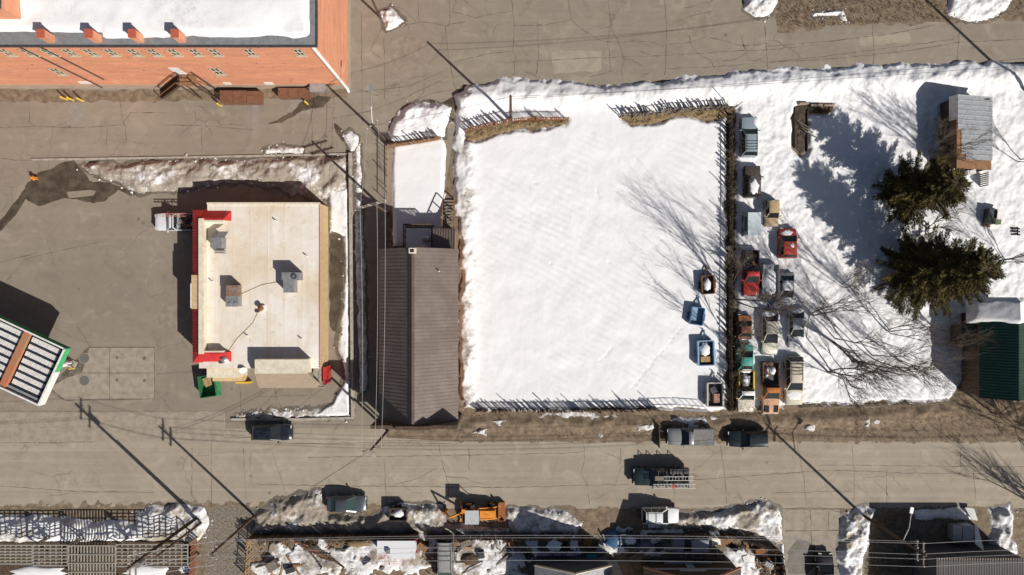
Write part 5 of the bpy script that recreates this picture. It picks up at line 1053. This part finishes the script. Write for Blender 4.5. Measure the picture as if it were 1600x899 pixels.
wire(POLES['P7'][1], POLES['P2'][1],.8,'dark wire crossing the south street to the fence corner pole',.016,WIRE_D); wire(POLES['P7'][2], POLES['P2'][6],.8,'dark wire crossing the south street to the fence corner pole',.016,WIRE_D)
c4 = W(798,188); top4 = Vector((c4.x,c4.y,9.4)); wire(top4, POLES['P3'][1],1.4,'dark wire along the north street to the east pole',.016,WIRE_D); wire(top4-Vector((0,0,.8)), POLES['P3'][2],1.4,'dark wire along the north street to the east pole',.016,WIRE_D)
wire(top4, POLES['P8'][1],.6,'dark wire from the bare brown pole to the alley lamp pole',.016,WIRE_D)

# ---------------------------------------------------------------- trees
def bare_tree(px, py, h, label, seed, stems=3, spread=.35, r0=.11, group='bare trees in the east yard', m=TWIG, name='bare_tree', depth=3):
    rg = random.Random(seed); c = W(px,py); t = thing(name, label, 'tree' if h > 3 else 'shrub', (c.x,c.y,0), group=group); tr = MB(); tw = MB()
    def grow(p, d, L, r, lev):
        n = 4 if lev < 2 else 3; q = p
        for i in range(n):
            d2 = (d+Vector((rg.gauss(0,.07),rg.gauss(0,.07),rg.gauss(0,.04)+.05))).normalized(); e = q+d2*(L/n); rr = r*(1-.7*(i+1)/n); rs = r*(1-.7*i/n)
            (tr if lev == 0 else tw).tube(q,e,max(rs,.008),max(rr,.0065),5 if lev < 2 else 3,cap=False); q = e; d = d2
            if lev < depth:
                for k in range(rg.choice((1,2,2)) if lev else 2):
                    if lev == 0 and i == 0: continue
                    a = rg.uniform(0,6.283); up = .95 if lev == 0 else .7; s = Vector((math.cos(a),math.sin(a),0)); dd = (d*up+s*rg.uniform(.2,.42)+Vector((0,0,.12))).normalized()
                    grow(q, dd, L*rg.uniform(.38,.62), rr*.75+.004, lev+1)
    for s in range(stems):
        a = rg.uniform(0,6.28); base = Vector((c.x+math.cos(a)*.15*(stems>1),c.y+math.sin(a)*.15*(stems>1),-.1)); d = Vector((math.cos(a)*spread,math.sin(a)*spread,1)).normalized(); grow(base,d,h*rg.uniform(.8,1.05),r0*rg.uniform(.8,1.1),0)
    tr.build('trunk', BARK, t, smooth=True); tw.build('branches', m, t); return t
BT = [(1266,495,8.5,3,'bare tree behind the pale sedan with leaning pipes'),(1294,582,8.0,3,'bare tree nearest the cream long wagon'),(1345,568,9.0,3,'taller bare tree in the middle clump of the snowy yard'),(1358,556,8.5,2,'slim two stemmed bare tree in the middle clump of the snowy yard'),
      (1317,447,5.5,2,'bare tree between red compact car and conifer'),(1450,358,5.5,3,'bare tree standing between the two conifers'),(1150,470,8.0,2,'bare tree on the fence line beside rust hulk'),(1147,440,7.0,1,'bare tree on the fence line beside the red cab pickup'),
      (1152,548,7.0,2,'bare tree on the fence line beside the teal car'),(1452,240,5.5,3,'bare clump tree against the galvanised roof shed'),(1562,408,6.0,3,'bare tree above the snow slab of the green roof'),(1478,540,5.0,3,'bare tree beside the green roof house wall'),(1588,250,5,2,'bare sapling in the snow right of the shed'),(1318,588,6.5,3,'bare many stemmed tree over the low wire fence'),(1400,560,5.5,2,'bare many stemmed tree beside the verge near the green house'),(1300,530,7.5,4,'bare many stemmed tree between pale sedan and middle clump'),(1385,520,6.5,3,'bare tree between the larger conifer and middle clump')]
for i, (x, y, h, s, lb) in enumerate(BT): bare_tree(x,y,h,lb,40+i,s, .22 if h > 7 else .3, .09 if h > 7 else .07)
for i, (x, y, h, lb) in enumerate(((1560,650,2.6,'pale bare shrub on the dirt verge below the green house'),(1590,668,3.2,'pale bare shrub spreading over the street kerb'),(1572,630,2.4,'pale bare shrub against the green house corner'),(1140,600,1.6,'bare shrub in fence line beside the yellow bed truck'),(1147,400,1.8,'bare shrub in fence line beside the pale camper'),(1150,525,1.6,'bare shrub in fence line between rust hulk and teal car'),(1470,225,2.4,'tangled bare shrub beside the shed wall'),(1475,255,2.2,'tangled bare shrub at the open end of the shed'))):
    bare_tree(x,y,h,lb,90+i,7,.9,.035,'bare shrubs',mat('pale_twig', (.3,.25,.2), (.2,.16,.12)) if 'pale' in lb else TWIG,'bare_shrub',3)
bare_tree(1665,815,9,'tall bare tree east of the dark ribbed shed',140,3,.25,.15) 
def needle_mat():
    m, nt, b = _new('needles', .7); n = N(nt)
    col = n.mix(n.ramp(n.noise(1.4, 5), .35, .65), (.042,.044,.016), (.15,.115,.034)); col = n.mix(n.ramp(n.noise(6, 3), .55, .75), col, (.19,.13,.035)); n.l(col, b.inputs['Base Color']); return m
NEED = needle_mat()
def conifer(px, py, h, rad, label, seed):
    rg = random.Random(seed); c = W(px,py); t = thing('pine_tree', label, 'tree', (c.x,c.y,0), group='conifers in the east yard')
    MB().tube((c.x,c.y,-.2),(c.x,c.y,h*.95),.24,.03,n=10).build('trunk', BARK, t); br = MB(); nd = MB(); z = .5
    while z < h*.985:
        f = 1-z/h; nb = rg.randint(6,8); a0 = rg.uniform(0,6.28)
        for k in range(nb):
            a = a0+6.283*k/nb+rg.gauss(0,.22); L = (rad*(f**.5)*(1 if f < .85 else .8)+.2)*rg.uniform(.5,1.15); d = Vector((math.cos(a),math.sin(a),rg.uniform(-.2,.05)+.4*(1-f))); p = Vector((c.x,c.y,z)); e = p+d*L
            br.tube(p,e,.035,.012,4,cap=False); n = max(4,int(L*9)); side = Vector((-math.sin(a),math.cos(a),0))
            for i in range(n):
                s_ = (i+.8)/n
                if s_ < .2: continue
                for w in (-1,1):
                    q = p+d*(L*s_); ln = (.34*(1-s_)*L*.6+.2)*rg.uniform(.6,1.25); dd = (side*w*.7+d*.8+Vector((0,0,rg.uniform(-.2,.25)))).normalized(); u = q+dd*ln
                    for j in range(6):
                        o = q.lerp(u,(j+.4)/6); x = Vector((rg.gauss(0,1),rg.gauss(0,1),rg.gauss(0,.7))).normalized(); y = dd.cross(x).normalized(); sz = rg.uniform(.08,.145)
                        nd.add([o-y*sz*.42,o+y*sz*.42,o+dd*sz*1.9+x*sz*.5],[(0,1,2)])
        z += rg.uniform(.22,.36)
    br.build('branches', BARK, t); nd.build('crown', NEED, t); return t
conifer(1406,306,10.2,4.1,'smaller dark conifer near the galvanised roof shed',5); conifer(1420,426,12.8,5.0,'larger dark conifer near the green roof house',6)

# ---------------------------------------------------------------- slatted pergola, south buildings, yard junk
PZ = 3.0; PGM = mat('pergola_wood', (.36,.335,.285), (.27,.25,.21), 4, .85)
pg = thing('pergola', 'long weathered pergola with lattice and slat roof panels', 'pergola', W(150,866,0))
def lattice(px0, px1, py0, py1, nx, ny, z=PZ):
    a = W(px0,py1,z); b = W(px1,py0,z)
    for i in range(ny+1):
        y = a.y+(b.y-a.y)*i/ny; MB().box(a.x,b.x,y-.05,y+.05,z,z+.06).build('slat', PGM, pg)
    for i in range(nx+1):
        x = a.x+(b.x-a.x)*i/nx; MB().box(x-.05,x+.05,a.y,b.y,z-.07,z-.003).build('rafter', PGM, pg)
    for x in (a.x+.1,b.x-.1):
        for y in (a.y+.1,b.y-.1): MB().box(x-.07,x+.07,y-.07,y+.07,-.1,z-.07).build('post', WOOD_G, pg)
lattice(-60,50,852,881,13,6); lattice(52,105,852,884,6,6); lattice(181,293,851,885,12,6); lattice(107,180,853,935,15,6,PZ+.12)
dk2 = W(-60,930); dk3 = W(300,846); dt = thing('shade_deck', 'low dark plank deck added to blacken the shade under the pergola', 'deck', ((dk2.x+dk3.x)/2,(dk2.y+dk3.y)/2,0))  # dark planks added so the shaded ground below the lattice turns black
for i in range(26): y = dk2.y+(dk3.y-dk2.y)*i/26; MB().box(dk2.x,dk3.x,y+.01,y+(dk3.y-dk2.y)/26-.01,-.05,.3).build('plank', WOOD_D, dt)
for i, q in enumerate(((60,896,3.2,.8),(230,893,2.6,.7),(290,889,.8,.5))): p = W(q[0],q[1],.3); lump('snow_heap', (p.x,p.y,.28), q[2], q[3], .25, dt, i+3)
def gable(px0, px1, py, hw, hp, depth, label, wallm, roofm, trim, fascia=.35):
    a = W(px0,py); b = W(px1,py); y = a.y; xm = (a.x+b.x)/2; t = thing('south_house', label, 'house', (xm,y-depth/2,0), group='houses at the south edge')
    MB().add([(a.x,y,-.1),(b.x,y,-.1),(b.x,y,hw),(xm,y,hp),(a.x,y,hw),(a.x,y-depth,-.1),(b.x,y-depth,-.1),(b.x,y-depth,hw),(xm,y-depth,hp),(a.x,y-depth,hw)], [(4,3,2,1,0),(5,6,7,8,9),(0,5,9,4),(1,2,7,6)]).build('wall', wallm, t)
    e = .3; k = (hp-hw)/(xm-a.x)
    for s, x in ((-1,a.x-e),(1,b.x+e)): 
        r = MB().slab([(x,y+.25,hw-k*e+.05),(xm,y+.25,hp+.05),(xm,y-depth,hp+.05),(x,y-depth,hw-k*e+.05)],.1).build('roof', roofm, t); MB().beam((x,y+.28,hw-k*e-.04),(xm,y+.28,hp-.04),.07,fascia).build('fascia', trim, r)
    return t, a, b, xm
s1, a, b, xm = gable(838,945,868,3.6,5.6,10,'south house with pale fascia and light chimney block',mat('slate_wall', (.09,.095,.1), (.07,.072,.075), 4, .8),GREY,CREAM)
MB().box(b.x-.05,b.x+1.4,a.y-4,a.y-.6,-.1,4.6).build('chimney_block', CONC_W, s1)
c = W(924,873,.6); t = thing('teal_bin', 'teal square bin standing by the south house wall', 'bin', (c.x,c.y,0)); MB().tbox(-.5,.5,-.42,.42,0,.85,-.04).build('body', mat('teal', (.03,.22,.24)), t, world=False); MB().box(-.56,.56,-.48,.48,.85,.93).build('lid', mat('teal_lid', (.04,.27,.28)), t, world=False)
s2, a, b, xm = gable(1002,1140,874,3.1,7.0,10,'south house with brown gable wall and pale T shaped trim boards',WOOD_D,mat('brown_shingle', (.1,.075,.06)),mat('red_trim', (.45,.2,.12)))
for x0, x1, z0, z1 in ((-2.6,2.6,.9,1.3),(-.4,.4,1.3,2.5),(-4.4,4.4,2.55,2.95),(-1.4,1.4,2.95,3.4)): MB().box(xm+x0,xm+x1,a.y+.01,a.y+.07,z0,z1).build('trim_board', mat('pale_trim', (.4,.41,.43)), s2)
# dark shed bottom right with ribbed lower roof
s3 = thing('ribbed_shed', 'dark shed with brown ribbed roof and tilted white sheet', 'shed', W(1490,880)); a = W(1425,850); b = W(1556,850)
MB().box(a.x,b.x,a.y-8,a.y,-.1,4.8).build('wall', mat('dark_wall', (.07,.07,.08), (.09,.088,.09), 4, .8), s3)
rz = MB().slab([(a.x-.2,a.y+.3,4.75),(b.x+.2,a.y+.3,4.75),(b.x+.2,a.y-8,4.85),(a.x-.2,a.y-8,4.85)],.08).build('roof', mat('ribbed_brown', (.2,.175,.15)), s3)
for i in range(36):
    x = a.x+(b.x-a.x)*i/35; MB().beam((x,a.y+.3,4.78),(x,a.y-8,4.88),.08,.07).build('rib', mat('ribbed_brown2', (.2,.17,.14)) if 'ribbed_brown2' not in bpy.data.materials else bpy.data.materials['ribbed_brown2'], rz)
def sheet_thing(name, pts, m, label, cat, t=.05, group=None):
    return tag(MB().slab([W(*p) for p in pts],t).build(name, m), label, cat, group)
sheet_thing('leaning_sheet', [(1523,818,.3),(1528,822,.4),(1538,862,1.9),(1524,850,1.7)], WHITE, 'tilted white panel leaning on the dark ribbed shed', 'sheet')
sheet_thing('leaning_sheet', [(1508,793,.45),(1522,795,.5),(1528,814,.7),(1518,812,.7)], WHITE, 'white sheet on the bank beside the dark ribbed shed', 'sheet')
for x0, x1, m, lb in ((1490,1503,STEEL,'narrow grey metal tank beside the white panel'),(1505,1521,mat('pale_metal', (.55,.56,.57)),'wide pale metal box beside the white panel')):
    a = W(x0,846,1.2); b = W(x1,822,1.2); c = (a+b)/2; t = thing('metal_box', lb, 'box', (c.x,c.y,0), group='metal boxes by the ribbed shed'); w = (b.x-a.x)/2; l = (b.y-a.y)/2
    MB().tbox(-w,w,-l,l,.15,1.15,.03).build('body', m, t, world=False); MB().box(-w-.03,w+.03,-l-.03,l+.03,1.15,1.2).build('lid', m, t, world=False)
    for s in (-1,1): MB().box(s*w*.7-.06,s*w*.7+.06,-l*.9,l*.9,0,.16).build('skid', STEEL_D, t, world=False)
# red shed
zt = 2.3; a = W(589,874,zt); b = W(649,846,zt); rs = thing('red_shed', 'small red shed with snow dusted white roof', 'shed', ((a.x+b.x)/2,(a.y+b.y)/2,0))
REDS = mat('red_board', (.5,.06,.04), (.38,.05,.035), 4, .8); MB().box(a.x+.1,b.x-.1,a.y+.1,b.y-.1,-.1,zt-.12).build('wall', REDS, rs)
MB().slab([(a.x,a.y,zt),(b.x,a.y,zt),(b.x,b.y,zt-.1),(a.x,b.y,zt-.1)],.1).build('roof', mat('white_roof_rust', (.74,.74,.76), (.4,.2,.14), .8, .6, lo=.58, hi=.68), rs)
p = W(607,861,zt); MB().box(p.x-.2,p.x+.2,p.y-.25,p.y+.2,zt-.03,zt+.25).build('vent', GREY, rs); MB().box(b.x-.1,b.x-.06,(a.y+b.y)/2-.4,(a.y+b.y)/2+.4,0,1.8).build('door', WHITE, rs)
for i in range(8): y = a.y+.15+(b.y-a.y-.3)*i/7; MB().box(b.x-.1,b.x-.065,y-.03,y+.03,0,zt-.15).build('batten', REDS, rs)
# collapsed wooden frame in the snow
cf = thing('collapsed_frame', 'collapsed dark timber frame with slats in the snowy south yard', 'timber frame', W(500,858))
for i in range(9): p = W(474+i*5,846+i*3); MB().beam((p.x-.9,p.y+.1,.5),(p.x+.8,p.y-.2,.75),.14,.05).build('slat', WOOD_D if i % 3 else RUST, cf)
for q0, q1 in (((472,842),(504,884)),((488,846),(538,886))): A = W(*q0); B = W(*q1); MB().beam((A.x,A.y,.9),(B.x,B.y,.15),.12,.12).build('beam', WOOD_D, cf)
for q in ((504,884),(538,886),(474,846)): A = W(*q); MB().box(A.x-.06,A.x+.06,A.y-.06,A.y+.06,-.1,.95).build('post', WOOD_D, cf)
# orange marker by the meltwater
c = W(57,279); t = thing('fire_hydrant', 'orange hydrant with yellow marker rod beside the meltwater', 'hydrant', (c.x,c.y,0))
MB().tube((0,0,0),(0,0,.65),.17,.16,n=12).build('barrel', ORANGE, t, world=False); MB().tube((0,0,.65),(0,0,.85),.2,.05,n=12).build('bonnet', ORANGE, t, world=False); MB().tube((-.33,0,.45),(.33,0,.45),.09,n=10).build('nozzle', ORANGE, t, world=False); MB().tube((0,-.3,.45),(0,0,.45),.1,n=10).build('nozzle', ORANGE, t, world=False); MB().tube((.2,-.15,0),(.28,-.2,1.3),.025,n=6).build('marker_rod', YELLOW, t, world=False)
# yard junk: tyres, barrels, boards, pallets
JB = 'junk in the south yards'
def tyre(px, py, label):
    c = W(px,py,.2); mb = MB(); rings = []
    for i in range(16):
        a = 6.283*i/16; d = Vector((math.cos(a),math.sin(a),0)); rings.append([Vector((c.x,c.y,.13))+d*(.27+.1*math.cos(b))+Vector((0,0,.1*math.sin(b))) for b in [6.283*j/8 for j in range(8)]])
    rings.append(rings[0]); tag(mb.loft(rings,cap=False).build('old_tyre', BLACK, smooth=True), label, 'tyre', JB)
for x, y, lb in ((1140,852,'black tyre touching a second one beside steel barrel'),(1148,857,'black tyre right against the steel barrel'),(826,870,'black tyre by the corner of the slate walled house'),(845,846,'black tyre behind the long plank fence')): tyre(x,y,lb)
def barrel(px, py, m, label):
    c = W(px,py,.5); t = thing('barrel', label, 'barrel', (c.x,c.y,0), group=JB); MB().tube((0,0,0),(0,0,.88),.29,n=16).build('drum', m, t, world=False); MB().tube((0,0,.86),(0,0,.9),.3,n=16).build('rim', STEEL, t, world=False)
barrel(1153,862,STEEL,'steel barrel in the south yard junk'); barrel(880,853,mat('blue_drum', (.03,.1,.25)),'blue barrel beside the south house'); barrel(968,846,mat('blue_drum2', (.04,.14,.32)),'bright blue barrel in the middle of south junk')
rg = random.Random(21)
for i in range(26):
    x, y = rg.choice(((rg.uniform(715,830),rg.uniform(846,890)),(rg.uniform(900,1000),rg.uniform(838,862)),(rg.uniform(1010,1130),rg.uniform(840,858)),(rg.uniform(1160,1215),rg.uniform(868,895)),(rg.uniform(415,480),rg.uniform(878,898))))
    where = 'near the collapsed timber frame' if x < 500 else 'beside the minivan' if x < 835 else 'around the blue tarp heap' if x < 1005 else 'above the brown gable' if x < 1140 else 'by the curving plank fence'
    p = W(x,y); a = rg.uniform(0,3.14); l = rg.uniform(.5,1.6); tag(MB().beam((p.x-l*math.cos(a),p.y-l*math.sin(a),.28),(p.x+l*math.cos(a),p.y+l*math.sin(a),.3+.25*rg.random()),rg.uniform(.12,.3),.05).build('board', rg.choice((WOOD_G,WOOD_D,WOOD_T,WOOD))), 'loose weathered board lying in the junk '+where, 'board', JB)
def pallet(px, py, rz, where, z=.2):
    c = W(px,py); t = thing('pallet', 'grey wooden pallet lying '+where, 'pallet', (c.x,c.y,z), rz, JB)
    for i in range(6): MB().box(-.55,.55,-.5+i*.19,-.38+i*.19,.1,.125).build('slat', WOOD_G, t, world=False)
    for x in (-.5,0,.5): MB().box(x-.05,x+.05,-.5,.57,0,.1).build('bearer', WOOD_G, t, world=False)
for q in ((868,845,.2,'in front of the slate walled house'),(1040,846,.1,'above the brown gable house'),(790,866,.6,'beside the minivan yard snow'),(1178,842,.3,'at the curving plank fence')): pallet(*q)
def tarp(px, py, sx, sy, h, m, label, seed): c = W(px,py); o = lump('tarp_heap', (c.x,c.y,-.02), sx, sy, h, None, seed, m=m); tag(o, label, 'tarp', JB)
tarp(963,842,1.6,1.0,.9,mat('blue_tarp', (.04,.12,.24), (.03,.08,.16), 3, .6),'blue tarp heap among the south yard junk',3); tarp(736,872,1.2,.8,.6,WOOD_D,'dark brush heap beside the minivan',5); tarp(1004,850,1.1,.8,.7,mat('grey_tarp', (.2,.22,.26)),'grey tarp heap beside the brown gable',7)
tarp(560,848,1.5,.5,.5,STRAW,'straw coloured brush heap beside the collapsed frame',9)
c = W(1118,842,.8); t = thing('white_cabinet', 'white cabinet standing in the junk above brown gable', 'cabinet', (c.x,c.y,0), .15, JB); MB().tbox(-.5,.5,-.7,.7,0,.9,.02).build('body', WHITE, t, world=False); MB().box(-.45,.45,-.1,.5,.9,.94).build('lid', CREAM, t, world=False)
sheet_thing('leaning_sheet', [(1092,834,.5),(1104,834,.5),(1105,846,.8)], WHITE, 'triangular white board among the south junk', 'sheet', .03, JB)
# leaning pipes by the pale sedan, doghouse by the conifers
for i, (q0, q1) in enumerate((((1256,480),(1259,530)),((1250,500),(1248,530)))):
    A = W(*q0); B = W(*q1); tag(MB().tube((A.x,A.y,1.5),(B.x,B.y,.2),.04,n=6).build('pipe', STEEL_D), 'dark pipe leaning beside the pale sedan', 'pipe', 'pipes by the pale sedan')
c = W(1552,338,.8); t = thing('chicken_coop', 'small white roofed hutch with dark wire front in the snow', 'hutch', (c.x,c.y,0), R(-8)); MB().box(-.75,.1,-.9,.75,0,1.15).build('run', STEEL_D, t, world=False); MB().box(.1,.9,-.8,.6,0,.9).build('house', mat('olive', (.16,.2,.1)), t, world=False); MB().slab([(.05,-.35,1.35),(.95,-.35,1.2),(.95,.75,1.2),(.05,.75,1.35)],.06).build('roof', WHITE, t, world=False); MB().box(-.7,.05,-1.2,-.9,0,.45).build('ramp', WOOD, t, world=False)
c = W(1588,362,.5); t = thing('snow_grate', 'black iron grate standing in the snow beside hutch', 'grate', (c.x,c.y,.25))
for i in range(3): MB().box(-.45,.45,-.4+i*.32,-.24+i*.32,0,.22).build('bar', BLACK, t, world=False)
for x in (-.3,.3): MB().box(x-.05,x+.05,-.45,.5,-.3,.1).build('leg', BLACK, t, world=False)

# more clutter in the shaded south yards
car(872,850,0,4.4,1.8,'sedan',P_('dark_wreck', (.05,.055,.06),.3,.6),'dark snow capped sedan behind the plank fence of the slate walled house','car','vehicles in the back yards',old=True,snow=[(-.1,0,.17,.7,1.45,.25),(.38,0,.1,.8,.85,.2)])
car(1080,850,180,4.2,1.8,'boxy',P_('grey_wreck2', (.3,.32,.36),.2,.6),'grey wagon parked behind the weathered curving fence','car','vehicles in the back yards','wagon',old=True)
trailer(985,846,0,2.2,1.5,P_('yard_trailer', (.05,.07,.1),.3,.6),'navy trailer beside the grey tarp heap',group='machines along the south bank')
def crate(px, py, sx, sy, h, m, rz, label, nm='crate', cat='crate'):
    c = W(px,py,h); t = thing(nm, label, cat, (c.x,c.y,0), rz, JB); f = MB()
    MB().box(-sx+.03,sx-.03,-sy+.03,sy-.03,.05,h-.04).build('box', m, t, world=False)
    for i in range(4): MB().box(-sx+i*sx/2+.02,-sx+(i+1)*sx/2-.02,-sy,sy,h-.04,h).build('lid_board', m, t, world=False)
    for s in (-1,1): MB().box(-sx,sx,s*sy-.03,s*sy+.03,h*.4,h*.6).build('batten', m, t, world=False); MB().box(s*sx*.6-.06,s*sx*.6+.06,-sy,sy,0,.06).build('skid', m, t, world=False)
spots = [(728,850,'in the snow above the minivan yard'),(752,868,'among boards right of the minivan'),(800,852,'at the end of the backhoe fence'),(815,880,'left of the slate walled house'),(918,846,'right of the dark snow capped sedan'),(938,858,'below the blue tarp heap'),(1012,842,'against the weathered fence start'),(1030,856,'behind the grey wagon'),(1132,846,'beside the white cabinet'),(1166,874,'on the dirt by the steel barrel'),(1188,862,'inside the curve of the plank fence'),(1202,884,'near the concrete driveway fence'),(424,886,'at the low left corner snow yard'),(452,892,'beside loose boards near the collapsed frame'),(660,856,'right of the red shed'),(575,884,'below the red shed')]
kinds = [('crate','wooden crate',WOOD_G),('metal_cabinet','dark metal cabinet',STEEL_D),('crate','brown crate',WOOD),('appliance','old white appliance',WHITE),('metal_cabinet','rusty metal chest',RUST),('metal_cabinet','dark grey locker',GREY)]
rg = random.Random(77)
for i, (x, y, w_) in enumerate(spots):
    nm, lb, m = kinds[i % 6]; crate(x,y,rg.uniform(.3,.65),rg.uniform(.25,.5),rg.uniform(.5,1.0),m,rg.uniform(-.6,.6),lb+' '+w_,nm,lb.split()[-1])
blades('dead_weeds', [[(404,838),(676,836),(676,850),(404,850)],[(708,838),(1130,836),(1130,862),(708,850)],[(1150,850),(1218,862),(1218,899),(1160,899)],[(1365,800),(1425,800),(1420,899),(1350,899)]], 1500, .35, STRAWT, .08)
mb = MB(); rg = random.Random(5)
for i in range(700):
    x, y = rg.choice(((rg.uniform(405,680),rg.uniform(838,899)),(rg.uniform(710,1130),rg.uniform(838,866)),(rg.uniform(1150,1218),rg.uniform(855,899)))); p = W(x,y); a = rg.uniform(0,3.14); l = rg.uniform(.05,.3); z = rg.uniform(.02,.3)
    mb.cm = i % 4; mb.beam((p.x-l*math.cos(a),p.y-l*math.sin(a),z),(p.x+l*math.cos(a),p.y+l*math.sin(a),z+rg.uniform(-.02,.1)),rg.uniform(.03,.12),.03)
kind(mb.build('litter', [RUST, WOOD_G, STEEL_D, WHITE]), 'stuff')
